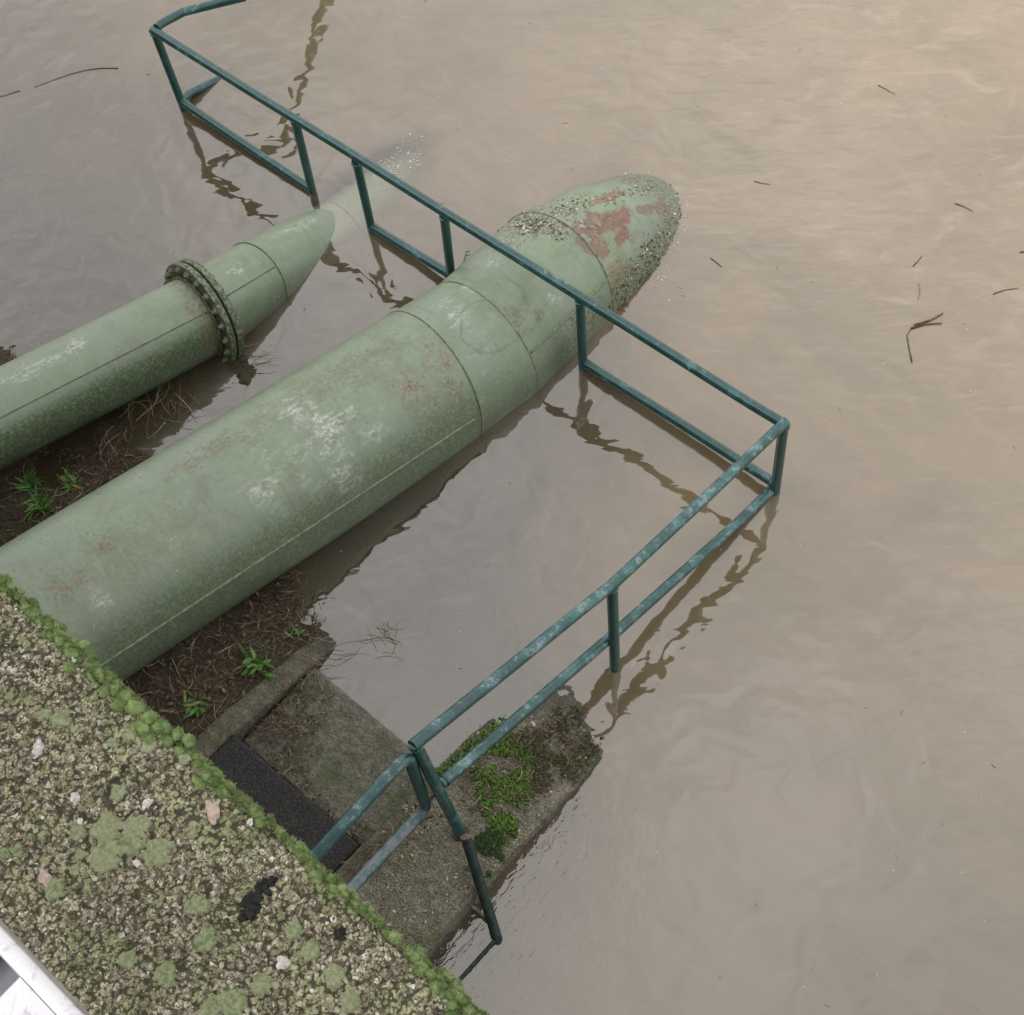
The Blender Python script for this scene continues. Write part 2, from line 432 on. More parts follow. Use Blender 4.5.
# small pipe ---------------------------------------------------------
RS = .197
fl = at(200, 316, .10)
sd = Vector((.115, .98, -.195)).normalized()
sp = [fl - sd * (fl.y - .05) / sd.y, fl]
sp.append(sp[1] + Vector((-.02, .36, -.105)))
sp.append(sp[2] + Vector((-.035, .56, -.215)))
sp.append(sp[3] + Vector((.035, .50, -.035)))
sp.append(sp[4] + Vector((.05, 1.2, -.7)))
sc_ = [Cyl(sp[i], sp[i + 1], RS) for i in range(5)]
spl = mitre(sc_)
small = thing('water_pipe', 'thinner green pipe with a bolted flange, dipping under the water at left', 'pipe', fl)
for i, c in enumerate(sc_):
    bs = [bl(c, 'white', 40, 365, .25, .05, .6), bl(c, 'white', 75, 345, .12, .05, .6), bl(c, 'brown', 205, 318, .06, .3, .8)] if i == 0 else \
         [bl(c, 'white', 238, 270, .05, .05, .7), bl(c, 'crust', 214, 300, .04, .2, .6)] if i == 1 else [bl(c, 'white', 300, 225, .16, .05, .6)] if i == 2 else []
    mt = pipe_mat('small_pipe_paint', RS, bs, algae=.95 if i == 0 else .4, speck=.9, dusty=.25, light=1.2 if i < 3 else 1.12, wetline=None if i != 1 else .10)
    pipe_section(c, *spl[i], 'pipe_section', mt, small, seed=10 + i)
ring_weld(sc_[1], sc_[1].L, spl[1][1], 'weld_seam', M_SEAM_D, small, .003, 12)
ring_weld(sc_[2], sc_[2].L, spl[2][1], 'weld_seam', M_SEAM_D, small, .003, 13)
long_weld(sc_[0], .1, sc_[0].L - .02, phi_of(sc_[0], 90, 372), 'weld_seam', M_SEAM_D, small, .0022, 14)
long_weld(sc_[1], .06, sc_[1].L, phi_of(sc_[1], 240, 288), 'weld_seam', M_SEAM_D, small, .0025, 15)
def flange_mat():
    t = NT('flange_paint'); p = t.pos(); f = t.noise(p, 60, 5, .65); g = t.noise(p, 18, 4)
    c = t.mix(t.step(f, .4, .62), (.06, .075, .04), (.21, .26, .17))
    c = t.mix(t.math('MULTIPLY', t.step(g, .5, .66), .7), c, (.07, .08, .035))
    t.principled(c, .6, t.bump(f, .3, .004)); return t.mat
M_FL = flange_mat()
M_BOLT = simple_mat('bolt_metal', (.10, .10, .065), (.26, .27, .2), 80, .6)
M_GASK = simple_mat('gasket_rubber', (.010, .011, .010), (.02, .02, .018), 50, .7)
cF = sc_[0]
RF = RS * 1.36
def disc(c, u0, u1, r0, r1, seg=96, bev=.003):
    mb = MB(); prof = [(u0, r0), (u0, r1 - bev), (u0 + bev, r1), (u1 - bev, r1), (u1, r1 - bev), (u1, r0)]
    for (u, r) in prof:
        for j in range(seg): mb.v.append(c.pt(u, 2 * math.pi * j / seg, r - c.r))
    for i in range(len(prof) - 1):
        for j in range(seg):
            k = (j + 1) % seg
            mb.face((i * seg + j, (i + 1) * seg + j, (i + 1) * seg + k, i * seg + k))
    return mb
Lf = cF.L
for k, (u0, u1) in enumerate(((Lf - .012, Lf + .018), (Lf + .030, Lf + .060))):
    fo = disc(cF, u0, u1, RS - .01, RF - .002 * k).build('flange', M_FL, small, autosmooth=30)
    if k == 0: first_fl = fo
disc(cF, Lf + .0185, Lf + .0295, RS - .01, RF - .010).build('gasket', M_GASK, small, autosmooth=30)
disc(cF, Lf - .03, Lf - .0125, RS - .01, RS + .012, bev=.006).build('weld_seam', M_SEAM_D, small, autosmooth=30)
NB = 20
for j in range(NB):
    phi = 2 * math.pi * (j + .5) / NB
    mb = MB(); rb = (RS + RF) / 2 + .008 - RS
    for (u0, u1, r, sg) in ((Lf - .026, Lf - .0125, .0145, 6), (Lf - .034, Lf - .026, .008, 10), (Lf - .0155, Lf - .012, .019, 14)):
        mb.tube([cF.pt(u0, phi, rb), cF.pt(u1, phi, rb)], r, sg)
    mb.build('bolt', M_BOLT, first_fl, smooth=False)
    mb = MB()
    for (u0, u1, r, sg) in ((Lf + .0602, Lf + .070, .013, 6), (Lf + .069, Lf + .074, .007, 10)):
        mb.tube([cF.pt(u0, phi, rb), cF.pt(u1, phi, rb)], r, sg)
    mb.build('nut', M_BOLT, fo, smooth=False)
adopt(small)

# ------------------------------------------------------------------ long railing
RT = .0218
A = at(154, 31, .5); B = at(784, 424, .5); P6 = at(415, 744, .9)
ra = thing('guard_railing', 'long teal painted pipe railing standing in the water, with a right-angle corner', 'railing', (B.x, B.y, 0))
def tube(name, pts, parent, mat=None, r=RT, seg=16, radii=None):
    mb = MB(); mb.tube(pts, r, seg, True, radii=radii); return mb.build(name, mat or M_PAINT, parent, autosmooth=50)
def wob(p, q, n=8, a=.0025, s=0):
    p, q = Vector(p), Vector(q); out = []
    for i in range(n + 1):
        c = p.lerp(q, i / n); k = a if 0 < i < n else 0
        out.append(c + Vector((nz(c, 1.3, s), nz(c, 1.3, s + 5), nz(c, 1.3, s + 9))) * k * 2)
    return out
def online(px, py, p, q):                          # the point on this line of sight in the upright plane through p and q
    r = ray(px, py); n = Vector((q[1] - p[1], -(q[0] - p[0]), 0)); return CAM + r * (n.dot(Vector(p) - CAM) / n.dot(r))
yl = 2.866
def post(name, top, bot, mat=None): return tube(name, [top, Vector(bot)], ra, mat, RT * .98)
tube('top_rail', wob(A + Vector((-.012, 0, 0)), B + Vector((.012, 0, 0)), 24, .004, 1), ra)
C1, C2, C3 = at(164, 22, .5), at(183, 12, .5), at(243, -3, .5)
C4 = at(292, -150, .5)
tube('top_rail', [A + Vector((.0, .02, .006)), C1.lerp(A, .3) + Vector((0, 0, .004)), C1, C2, C2.lerp(C3, .5), C3, C4], ra)
zl = .047
bots = {}
for nm, (px, py) in dict(A=(181, 101), P1=(312, 190), P2=(371, 226), P3=(451, 275), P4=(583, 362), B=(776, 484)).items():
    bots[nm] = online(px, py, A, B)
tops = {nm: online(px, py, A, B) for nm, (px, py) in dict(A=(154, 31), P1=(295, 120), P2=(356, 160), P3=(444, 214), P4=(580, 298), B=(784, 424)).items()}
for nm in tops:
    b = bots[nm].copy()
    ext = {'A': .3, 'P1': .06, 'P2': .05, 'P3': .02, 'P4': .35, 'B': .4}[nm]
    d = (b - tops[nm]).normalized()
    post('post', tops[nm], b + d * ext)
for a, b in (('A', 'P1'), ('P2', 'P3'), ('P4', 'B')):
    tube('lower_rail', wob(bots[a], bots[b], 8, .003, 4), ra)
D1, D2 = at(190, 93, .03), at(218, 80, -.01)
tube('lower_rail', [bots['A'], D1.lerp(bots['A'], .4), D1, D2, D2 + (D2 - D1) * 2.5 + Vector((.06, .2, -.05))], ra)
P5 = online(612, 585, B, P6); w5 = at(615, 668, 0)
tube('top_rail', [B + Vector((0, .012, .004)), B.lerp(P5, .5) + Vector((0, 0, -.002)), P5, P5.lerp(P6, .5), P6 + (P6 - P5).normalized() * .012], ra, M_PAINT_W, radii=[RT] * 5)
post('post', P5, w5 + (w5 - P5).normalized() * .5)
E0, E1, E2, E3 = online(775, 486, B, P6), online(742, 519, B, P6), online(614, 634, B, P6), online(441, 784, B, P6)
tube('lower_rail', [E0, E1, E1.lerp(E2, .08), E2, E3], ra, M_PAINT_W)
f6 = at(461, 834, .13)
post('post', P6 + Vector((0, 0, .005)), f6 + (f6 - P6).normalized() * .005, M_PAINT_W)
mb = MB()                                          # welded foot plate of the near post
mb.tube([f6 + Vector((-.008, .004, -.010)), f6 + Vector((-.008, .004, .003))], .033, 14)
mb.build('foot_plate', simple_mat('rusty_foot', (.04, .05, .05), (.13, .13, .13), 70, .7), ra, smooth=False)
def bead(p, q, parent, r=RT * 1.16):             # lumpy weld bead round a joint
    d = (Vector(q) - Vector(p)).normalized(); a = d.orthogonal().normalized(); b = d.cross(a); c = Vector(p) + d * (RT * .85)
    pts = [c + (a * math.cos(2 * math.pi * j / 20) + b * math.sin(2 * math.pi * j / 20)) * RT * .98 for j in range(21)]
    mb = MB(); mb.tube(pts, .004, 6, False, radii=[.0042 * (1 + .5 * nz(w, 90, 3)) for w in pts]); mb.build('weld_bead', M_PAINT_W, parent)
for nm in tops: bead(tops[nm], bots[nm], ra)
for a, b in (('A', 'P1'), ('P2', 'P3'), ('P4', 'B')):
    bead(bots[a], bots[b], ra); bead(bots[b], bots[a], ra)
bead(P5, w5, ra); bead(P6, f6, ra); bead(E3, E2, ra); bead(B, P5, ra)
adopt(ra)

# stair railing, a bent loop of the same pipe
P7 = at(408, 755, .88)
dirb = (P6 - B).normalized()
def on2(px, py): return online(px, py, (P7.x, P7.y, 0), (P7.x + P6.x - B.x, P7.y + P6.y - B.y, 0))
T2, L1, L2 = on2(313, 858), on2(424, 814), on2(350, 890)
tt = (T2 - P7); t2 = T2 + tt.normalized() * ((T2.y - .06) / max(.05, -tt.normalized().y))
ll = (L2 - L1); l2 = L2 + ll.normalized() * ((L2.y - .06) / max(.05, -ll.normalized().y))
sr = thing('stair_railing', 'short worn teal handrail loop running from the near railing post back to the quay wall', 'railing', (P7.x, P7.y, .1))
down = on2(427, 807)
def bend(p, q, r_, n=6, k=.055):
    a = q + (p - q).normalized() * k; b = q + (r_ - q).normalized() * k
    return [a.lerp(q, t) * (1 - t) + q.lerp(b, t) * t for t in [i / n for i in range(n + 1)]]
loop = [t2, T2] + bend(T2, P7, down) + bend(P7, down, l2)[0:]
tube('top_rail', [t2, T2] + bend(T2, P7, down), sr, M_PAINT_W)
tube('post', [bend(T2, P7, down)[-1], bend(P7, down, l2)[0]], sr, M_PAINT)
tube('lower_rail', bend(P7, down, l2) + [L2, l2], sr, M_PAINT_B)
adopt(sr)

# old cut-off post leaning out beside the platform
pf, pc = at(497, 938, 0), at(466, 838, .31)
pile = thing('cut_post', 'dark cut-off pipe post with a rusty top leaning out of the water beside the platform', 'post', pf)
dd = (pf - pc).normalized()
M_OLD = simple_mat('old_dark_paint', (.012, .028, .028), (.035, .055, .05), 45, .55)
tube('post_body', [pc, pf, pf + dd * .4], pile, M_OLD, .0195)
mb = MB(); mb.tube([pc - dd * .0015, pc - dd * .006], .019, 20); mb.build('cut_end', M_RUST, pile, autosmooth=40)
tube('brace', [at(463, 901, .06) - Vector((.05, 0, 0)), at(491, 921, .03)], pile, simple_mat('brace_metal', (.12, .14, .12), (.3, .32, .28), 60, .6), .006, 8)
tube('tie_bar', [at(494, 941, .012), at(453, 987, .004), at(405, 1040, 0)], pile, M_OLD, .007, 8)
adopt(pile)

# ------------------------------------------------------------------ concrete
def concrete_mat(name, a, b, moss=.3, gravel=.5, dark=0.0, scale=1.0, wet=None, salt=.35):
    t = NT(name); p = t.pos()
    n1 = t.noise(p, 5 * scale, 6, .65); n2 = t.noise(p, 30 * scale, 6, .65); n3 = t.noise(p, 140 * scale, 4, .6)
    c = t.mix(t.step(n2, .3, .7), a, b)
    vo = t.n('ShaderNodeSeparateColor'); t.l(t.voro(p, 75 * scale, out='Color'), vo.inputs[0])
    vd = t.voro(p, 75 * scale)
    st = t.ramp(vo.outputs[0], [(0, (.05, .045, .035)), (.35, (.13, .115, .085)), (.65, (.20, .18, .14)), (.9, (.29, .27, .21)), (1, (.42, .40, .33))])
    c = t.mix(t.math('MULTIPLY', t.math('MULTIPLY', t.step(vd, .5, .25), t.step(n2, .38, .6)), gravel), c, st)
    c = t.mix(t.math('MULTIPLY', t.step(t.noise(p, 14 * scale, 6, .7, .5), .5, .66), .55), c, (.055, .05, .034))
    c = t.mix(t.math('MULTIPLY', t.step(n1, .5, .68), moss), c, t.mix(n3, (.045, .065, .02), (.10, .13, .05)))
    c = t.mix(t.math('MULTIPLY', t.step(n3, .56, .7), .6), c, (.035, .033, .026))
    sp_ = t.noise(p, 210, 3, .6)
    c = t.mix(t.math('MULTIPLY', t.step(sp_, .55, .64), salt), c, (.40, .375, .30))
    c = t.mix(t.math('MULTIPLY', t.step(sp_, .45, .37), salt), c, (.04, .037, .025))
    if dark: c = t.mix(dark, c, (.022, .022, .025))
    rough = .85
    if wet is not None:
        s = t.n('ShaderNodeSeparateXYZ'); t.l(p, s.inputs[0])
        w = t.step(t.math('ADD', s.outputs[2], t.math('MULTIPLY', t.math('SUBTRACT', n2, .5), .04)), wet, wet * .25)
        c = t.mix(t.math('MULTIPLY', w, .6), c, (.035, .034, .026))
        rough = t.math('SUBTRACT', .85, t.math('MULTIPLY', w, .4))
    h = t.math('ADD', t.math('MULTIPLY', n3, .5), t.math('SUBTRACT', n2, t.math('MULTIPLY', vd, .6)))
    t.principled(c, rough, t.bump(h, .9, .009), .35)
    return t.mat
def block(x0, x1, y0, y1, z0, ztop, name, mat, parent=None, r=.012, cell=.02, rough=.004, seed=0, maxz=None):
    """rough concrete block with rounded, chipped arrises; ztop(x, y) is its upper face"""
    h = .3
    b = bmesh.new()
    nx, ny, nzc = max(2, int((x1 - x0) / cell)), max(2, int((y1 - y0) / cell)), max(2, int(h / cell))
    def grid(o, du, dv, nu, nv):
        g = [[b.verts.new(o + du * (i / nu) + dv * (j / nv)) for j in range(nv + 1)] for i in range(nu + 1)]
        for i in range(nu):
            for j in range(nv): b.faces.new((g[i][j], g[i + 1][j], g[i + 1][j + 1], g[i][j + 1]))
    X, Y, Z = Vector((x1 - x0, 0, 0)), Vector((0, y1 - y0, 0)), Vector((0, 0, h))
    o = Vector((x0, y0, 0))
    grid(o + Z, X, Y, nx, ny); grid(o, Y, X, ny, nx)
    grid(o, X, Z, nx, nzc); grid(o + Y, Z, X, nzc, nx)
    grid(o, Z, Y, nzc, ny); grid(o + X, Y, Z, ny, nzc)
    bmesh.ops.remove_doubles(b, verts=b.verts, dist=1e-5)
    for v in b.verts:
        p = v.co
        rr = r * (1 + .9 * nz(p, 7, seed) + .5 * nz(p, 22, seed))
        rr = max(.002, rr)
        q = Vector((min(max(p.x, x0 + rr), x1 - rr), min(max(p.y, y0 + rr), y1 - rr), min(p.z, h - rr)))
        d = p - q
        if d.length > 1e-6 and not (p.z < .001):
            q2 = q + d.normalized() * rr
            nd = d.normalized()
        else: q2 = p.copy(); nd = Vector((0, 0, 0))
        q2 += nd * (rough * (nz(p, 6, seed + 3) + .8 * nz(p, 25, seed + 4) + .5 * nz(p, 70, seed + 6)))
        zt = ztop(q2.x, q2.y)
        q2.z = zt + (q2.z - h) if q2.z > .15 else lerp(z0, zt + .15 - h, q2.z / .15)
        v.co = q2
    me = bpy.data.meshes.new(name); b.to_mesh(me); b.free()
    me.materials.append(mat)
    me.polygons.foreach_set('use_smooth', [True] * len(me.polygons))
    o = bpy.data.objects.new(name, me); col.objects.link(o)
    if parent: o.parent = parent
    return o
M_PLAT = concrete_mat('platform_concrete', (.12, .115, .078), (.25, .235, .175), moss=.75, gravel=.9, wet=.05, salt=.8)
M_SLAB = concrete_mat('slab_concrete', (.10, .105, .08), (.20, .20, .155), moss=.6, gravel=.45, wet=.02)
M_DARK = concrete_mat('dark_step_concrete', (.020, .021, .024), (.034, .035, .038), moss=.12, gravel=.22, dark=.45)
M_KERB = concrete_mat('kerb_concrete', (.085, .08, .055), (.16, .145, .105), moss=.75, gravel=.5, wet=.05)
def z_plat(x, y):
    k = min(1, max(0, (y - .9) / .5))
    return interp([(.1, .165), (.46, .15), (.8, .125), (1.24, .072), (1.48, .018), (1.62, -.012), (2.2, -.15)], y + .28 * k * max(0, x + 1.50)) + k * (.012 * nz((x, y, 0), 7, 8) + .009 * nz((x, y, 0), 19, 6) + .006 * nz((x, y, 0), 50, 6))
tag(block(-1.632, -1.262, .07, 2.1, -.6, z_plat, 'concrete_platform', M_PLAT, r=.022, cell=.012, rough=.006, seed=1),
    'sloping mossy concrete platform dipping into the water under the near railing', 'platform')
tag(block(-1.708, -1.637, .07, 1.75, -.6, lambda x, y: z_plat(x, y) - .012 - .25 * max(0, y - 1.15), 'concrete_kerb', M_KERB, r=.014, cell=.012, rough=.005, seed=2),
    'narrow concrete kerb with dry weeds between the mossy platform and the steps', 'kerb')
tag(block(-2.505, -2.405, .07, 1.9, -.6, lambda x, y: interp([(.1, .135), (.6, .12), (1.0, .055), (1.17, .0), (1.9, -.2)], y), 'concrete_kerb', M_KERB, r=.016, cell=.012, rough=.005, seed=3),
    'low mossy concrete kerb holding back the dead weeds beside the big pipe', 'kerb')
tag(block(-2.40, -1.713, .61, 1.02, -.6, lambda x, y: .030, 'concrete_step', M_SLAB, r=.008, cell=.012, rough=.0025, seed=4),
    'grey concrete step just above the water, strewn with dead leaves along its back', 'step')
tag(block(-2.40, -1.713, .07, .60, -.6, lambda x, y: .125, 'concrete_step', M_DARK, r=.008, cell=.015, rough=.002, seed=5),
    'black wet concrete step next to the quay wall', 'step')
tag(block(-2.40, -1.713, 1.025, 1.40, -.8, lambda x, y: -.13, 'concrete_step', M_SLAB, r=.01, cell=.03, rough=.002, seed=8),
    'lowest concrete step drowned under the muddy water', 'step')

# ------------------------------------------------------------------ bank and river bed
def bank_z(x, y):
    if x > -2.47: base = interp([(.0, -.35), (1.0, -.4), (3, -.7), (8, -1.2), (30, -2)], y)
    else:
        sh = .10 * nz((x, y, 0), 1.1, 3)
        base = interp([(-1, .12), (.5, .105), (.85, .07), (1.2, .0), (1.6, -.06), (2.2, -.22), (3, -.5), (8, -1.2), (30, -2)], y + sh)
        if x < -3.5: base += .01
        rut = math.exp(-((x + 4.02) ** 2) / .012 - ((y - .98) ** 2) / .02) * .15   # a puddle by the thin pipe
        base -= rut
    base = max(base, lerp(base, -.13, math.exp(-((x + 4.15) / .65) ** 2 - ((y - 2.95) / .8) ** 2)))
    near = 1 if (y < 2.2 and -6 < x < -1) else .3
    return base + near * (.018 * nz((x, y, 0), 6, 1) + .010 * nz((x, y, 0), 17, 2) + .006 * nz((x, y, 0), 45, 4))
def soil_mat():
    t = NT('wet_soil'); p = t.pos(); n1 = t.noise(p, 8, 6, .7); n2 = t.noise(p, 60, 6, .7); n3 = t.noise(p, 220, 4, .6)
    c = t.ramp(n2, [(.3, (.022, .017, .012)), (.5, (.055, .042, .028)), (.62, (.10, .078, .05)), (.75, (.16, .13, .09))])
    c = t.mix(t.math('MULTIPLY', t.step(n1, .52, .7), .5), c, (.04, .055, .02))
    sy = t.n('ShaderNodeSeparateXYZ'); t.l(p, sy.inputs[0])
    c = t.mix(t.step(sy.outputs[1], 1.9, 2.4), c, t.mix(n2, (.15, .118, .074), (.19, .15, .095)))   # silt bed
    t.principled(c, .75, t.bump(t.math('ADD', n2, t.math('MULTIPLY', n3, .4)), .8, .012), .35); return t.mat
mb = MB()
xs = [-60, -40, -25, -15, -9] + [-7 + i * .12 for i in range(13)] + [-5.5 + i * .03 for i in range(int(3.06 / .03) + 1)] + [-2.38 + i * .1 for i in range(14)] + [-.5, 1, 4, 9, 20, 40]
ys = [0.06 + i * .03 for i in range(80)] + [2.5 + i * .1 for i in range(27)] + [6, 8, 12, 18, 30, 60]
for y in ys:
    for x in xs: mb.v.append(Vector((x, y, bank_z(x, y))))
nxs = len(xs)
for j in range(len(ys) - 1):
    for i in range(nxs - 1):
        mb.face((j * nxs + i, j * nxs + i + 1, (j + 1) * nxs + i + 1, (j + 1) * nxs + i))
tag(mb.build('river_bank_ground', soil_mat()), 'muddy ground of the bank running down under the water', kind='structure')

# ------------------------------------------------------------------ water
def water_mat():
    t = NT('muddy_water'); p = t.pos()
    sep = t.n('ShaderNodeSeparateXYZ'); t.l(p, sep.inputs[0]); X, Y = sep.outputs[0], sep.outputs[1]
    rot0 = t.mapped(p, (1, 1, 1), (0, 0, math.radians(-41)))
    # silt: swirls of thicker and thinner mud
    w1 = t.noise(t.mapped(p, (1, 1, 1), (0, 0, .6)), .9, 5, .55, 1.2)
    w2 = t.noise(t.mapped(p, (.7, 1.8, 1), (0, 0, .5)), 2.6, 5, .6, .8)
    sil = t.math('ADD', t.math('MULTIPLY', w1, .6), t.math('MULTIPLY', w2, .4))
    mud = t.ramp(sil, [(.3, (.128, .102, .055)), (.5, (.168, .131, .076)), (.7, (.214, .160, .098))])
    # the water clears a little in the quiet shallows along the bank
    off = t.math('MULTIPLY', t.math('SUBTRACT', w1, .5), .8)
    bankd = t.step(t.math('ADD', t.math('ADD', Y, t.math('MULTIPLY', t.math('MAXIMUM', t.math('ADD', X, 2.0), -.4), 1.6)), off), 3.1, 1.0)
    clear = t.math('MULTIPLY', bankd, .55)
    q = t.vmath('MULTIPLY', t.vmath('SUBTRACT', p, (-4.07, 2.94, 0)), (1 / .25, 1 / .66, 0))
    pl = t.math('MULTIPLY', t.step(t.vmath('LENGTH', q), 1.1, .4), .94)
    clear = t.math('MAXIMUM', clear, pl)
    mud = t.mix(t.math('MULTIPLY', bankd, .6), mud, (.062, .052, .040))
    glint_stk = t.noise(t.mapped(rot0, (.6, 1.7, 1)), 3.4, 7, .68, 1.6)  # streaks painted into the far mud colour for sky glints on wavelets
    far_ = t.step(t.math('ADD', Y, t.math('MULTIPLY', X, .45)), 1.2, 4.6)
    mud = t.mix(t.math('MULTIPLY', t.math('MULTIPLY', t.step(glint_stk, .50, .70), far_), .6), mud, (.26, .205, .14))
    mud = t.mix(t.math('MULTIPLY', t.math('MULTIPLY', t.step(glint_stk, .48, .30), far_), .45), mud, (.125, .094, .055))
    mud = t.mix(far_, mud, t.mix(1.0, mud, (1.50, 1.46, 1.46), 'MULTIPLY'))       # far water painted paler to stand for grazing sky reflection
    dif = t.n('ShaderNodeBsdfDiffuse'); t.put(dif.inputs[0], mud)
    tr = t.n('ShaderNodeBsdfTransparent'); tr.inputs[0].default_value = (.90, .86, .76, 1)
    m1 = t.n('ShaderNodeMixShader'); t.l(clear, m1.inputs[0]); t.l(dif.outputs[0], m1.inputs[1]); t.l(tr.outputs[0], m1.inputs[2])
    # ripples: slow swell, cross ripples, and a fine chop that grows out on the river
    rot = t.mapped(p, (1, 1, 1), (0, 0, math.radians(-41)))
    s1 = t.noise(t.mapped(p, (1, 1, 1), (0, 0, math.radians(30))), 5.6, 1, .4, .7)
    s2 = t.noise(t.mapped(rot, (.55, 1.5, 1)), 8, 1.6, .45, .6)
    s3 = t.noise(t.mapped(rot, (.5, 1.6, 1)), 26, 3, .55, .4)
    out = t.step(t.math('ADD', t.math('MULTIPLY', Y, .7), t.math('MULTIPLY', X, .3)), 1.2, 4.2)
    ch = t.step(t.noise(p, .8, 3, .5), .35, .65)
    calm = t.math('SUBTRACT', 1.0, t.math('MULTIPLY', t.step(t.math('SUBTRACT', X, t.math('MULTIPLY', Y, .55)), -2.2, -.6), .55))   # slack water below the railing
    h = t.math('ADD', t.math('MULTIPLY', s1, t.math('ADD', .0068, t.math('MULTIPLY', out, .0030))), t.math('MULTIPLY', s2, t.math('ADD', .0014, t.math('MULTIPLY', out, .0130))))
    h = t.math('MULTIPLY', h, calm)
    q2 = t.vmath('MULTIPLY', t.vmath('SUBTRACT', p, (-1.05, .75, 0)), (1 / .42, 1 / .75, 0))
    lap = t.math('MULTIPLY', t.step(t.vmath('LENGTH', q2), 1.1, .4), .0032)
    s5 = t.noise(t.mapped(p, (1.6, .8, 1)), 22, 2, .5, .8)
    h = t.math('ADD', h, t.math('MULTIPLY', s5, lap))
    h = t.math('ADD', h, t.math('MULTIPLY', s3, t.math('MULTIPLY', t.math('MULTIPLY', out, ch), .0034)))
    nrm = t.n('ShaderNodeBump'); t.l(h, nrm.inputs['Height']); nrm.inputs['Strength'].default_value = 1; nrm.inputs['Distance'].default_value = 1
    gl = t.n('ShaderNodeBsdfGlossy'); gl.inputs['Roughness'].default_value = .02; gl.inputs[0].default_value = (1, 1, 1, 1)
    t.l(nrm.outputs[0], gl.inputs['Normal'])
    fr = t.n('ShaderNodeFresnel'); fr.inputs[0].default_value = 2.3; t.l(nrm.outputs[0], fr.inputs['Normal'])
    m2 = t.n('ShaderNodeMixShader'); t.l(t.math('MULTIPLY', fr.outputs[0], t.math('SUBTRACT', 1.0, t.n('ShaderNodeNewGeometry').outputs['Backfacing'])), m2.inputs[0]); t.l(m1.outputs[0], m2.inputs[1]); t.l(gl.outputs[0], m2.inputs[2])
    t.l(m2.outputs[0], t.out.inputs[0]); return t.mat
mb = MB()
for (x, y) in ((-700, .075), (700, .075), (700, 1400), (-700, 1400)): mb.v.append(Vector((x, y, 0)))
mb.face((0, 1, 2, 3))
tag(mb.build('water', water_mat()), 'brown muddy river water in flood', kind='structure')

# ------------------------------------------------------------------ quay wall
def coping_mat():
    t = NT('lichened_coping'); p = t.pos()
    n0 = t.noise(p, 5, 5, .6); n1 = t.noise(p, 22, 6, .7); n2 = t.noise(p, 110, 5, .65); n3 = t.noise(p, 420, 3, .6)
    pd = t.vmath('ADD', p, t.vmath('MULTIPLY', t.noise(p, 60, 2, .5, out='Color'), (.01, .01, .01)))
    v1 = t.voro(pd, 185); vc = t.n('ShaderNodeSeparateColor'); t.l(t.voro(pd, 185, out='Color'), vc.inputs[0])
    v2 = t.voro(pd, 350); vc2 = t.n('ShaderNodeSeparateColor'); t.l(t.voro(pd, 350, out='Color'), vc2.inputs[0])
    g1 = t.ramp(vc.outputs[0], [(0, (.07, .062, .045)), (.3, (.16, .14, .10)), (.6, (.27, .245, .18)), (.85, (.40, .375, .29)), (1, (.55, .53, .45))])
    g2 = t.ramp(vc2.outputs[0], [(0, (.05, .047, .035)), (.4, (.14, .125, .09)), (.75, (.28, .255, .19)), (1, (.46, .43, .35))])
    c = t.mix(t.step(n2, .45, .55), g1, g2)
    # pale grey-green lichen crust in ragged islands
    li = t.math('ADD', t.math('MULTIPLY', n1, .65), t.math('MULTIPLY', n2, .35))
    lm = t.step(li, .47, .55)
    lc = t.ramp(n2, [(.3, (.135, .155, .075)), (.5, (.24, .26, .14)), (.7, (.36, .37, .24))])
    c = t.mix(t.math('MULTIPLY', lm, .68), c, lc)
    g = t.math('MULTIPLY', t.step(n0, .5, .62), t.step(n1, .4, .6))
    c = t.mix(t.math('MULTIPLY', g, .45), c, (.10, .135, .055))
    # dark pits between the grains
    pit = t.math('MAXIMUM', t.step(v1, .50, .68), t.math('MULTIPLY', t.step(n3, .48, .58), t.step(n2, .62, .44)))
    c = t.mix(t.math('MULTIPLY', pit, .85), c, (.022, .021, .015))
    c = t.mix(t.math('MULTIPLY', t.step(t.noise(p, 11, 4, .65), .62, .68), t.step(n2, .6, .45)), c, (.03, .028, .022))
    c = t.mix(1.0, c, (1.38, 1.34, 1.26), 'MULTIPLY')
    h = t.math('SUBTRACT', t.math('ADD', t.math('MULTIPLY', n2, .7), t.math('MULTIPLY', n3, .35)), t.math('MULTIPLY', v1, .7))
    h = t.math('ADD', h, t.math('MULTIPLY', lm, .25))
    t.principled(c, .92, t.bump(h, 1.0, .006), .25); return t.mat
M_COP = coping_mat()
CZ, CE = 3.90, .108
qw = thing('quay_wall', 'quay wall topped by a lichen-covered rough concrete coping with a mossy edge', 'wall', (-.6, -.1, 2.9))
xs = [-14, -9, -6, -4, -3, -2.4, -2, -1.7, -1.5, -1.35] + [-1.25 + i * .004 for i in range(int(1.35 / .004) + 1)] + [.2, .4, .7, 1.2, 2, 3, 5, 9, 14]
prof = [(-.42, -.16), (-.42, -.02), (-.41, 0)] + [(-.36, 0), (-.30, 0), (-.25, 0)] + [(-.21 + i * .004, 0) for i in range(int((.21 + CE - .012) / .004))]
prof += [(CE - .010, -.0005), (CE - .006, -.002), (CE - .002, -.006), (CE, -.011), (CE + .001, -.02), (CE, -.035), (CE - .001, -.06), (CE, -.1), (CE, -.18)]
mb = MB()
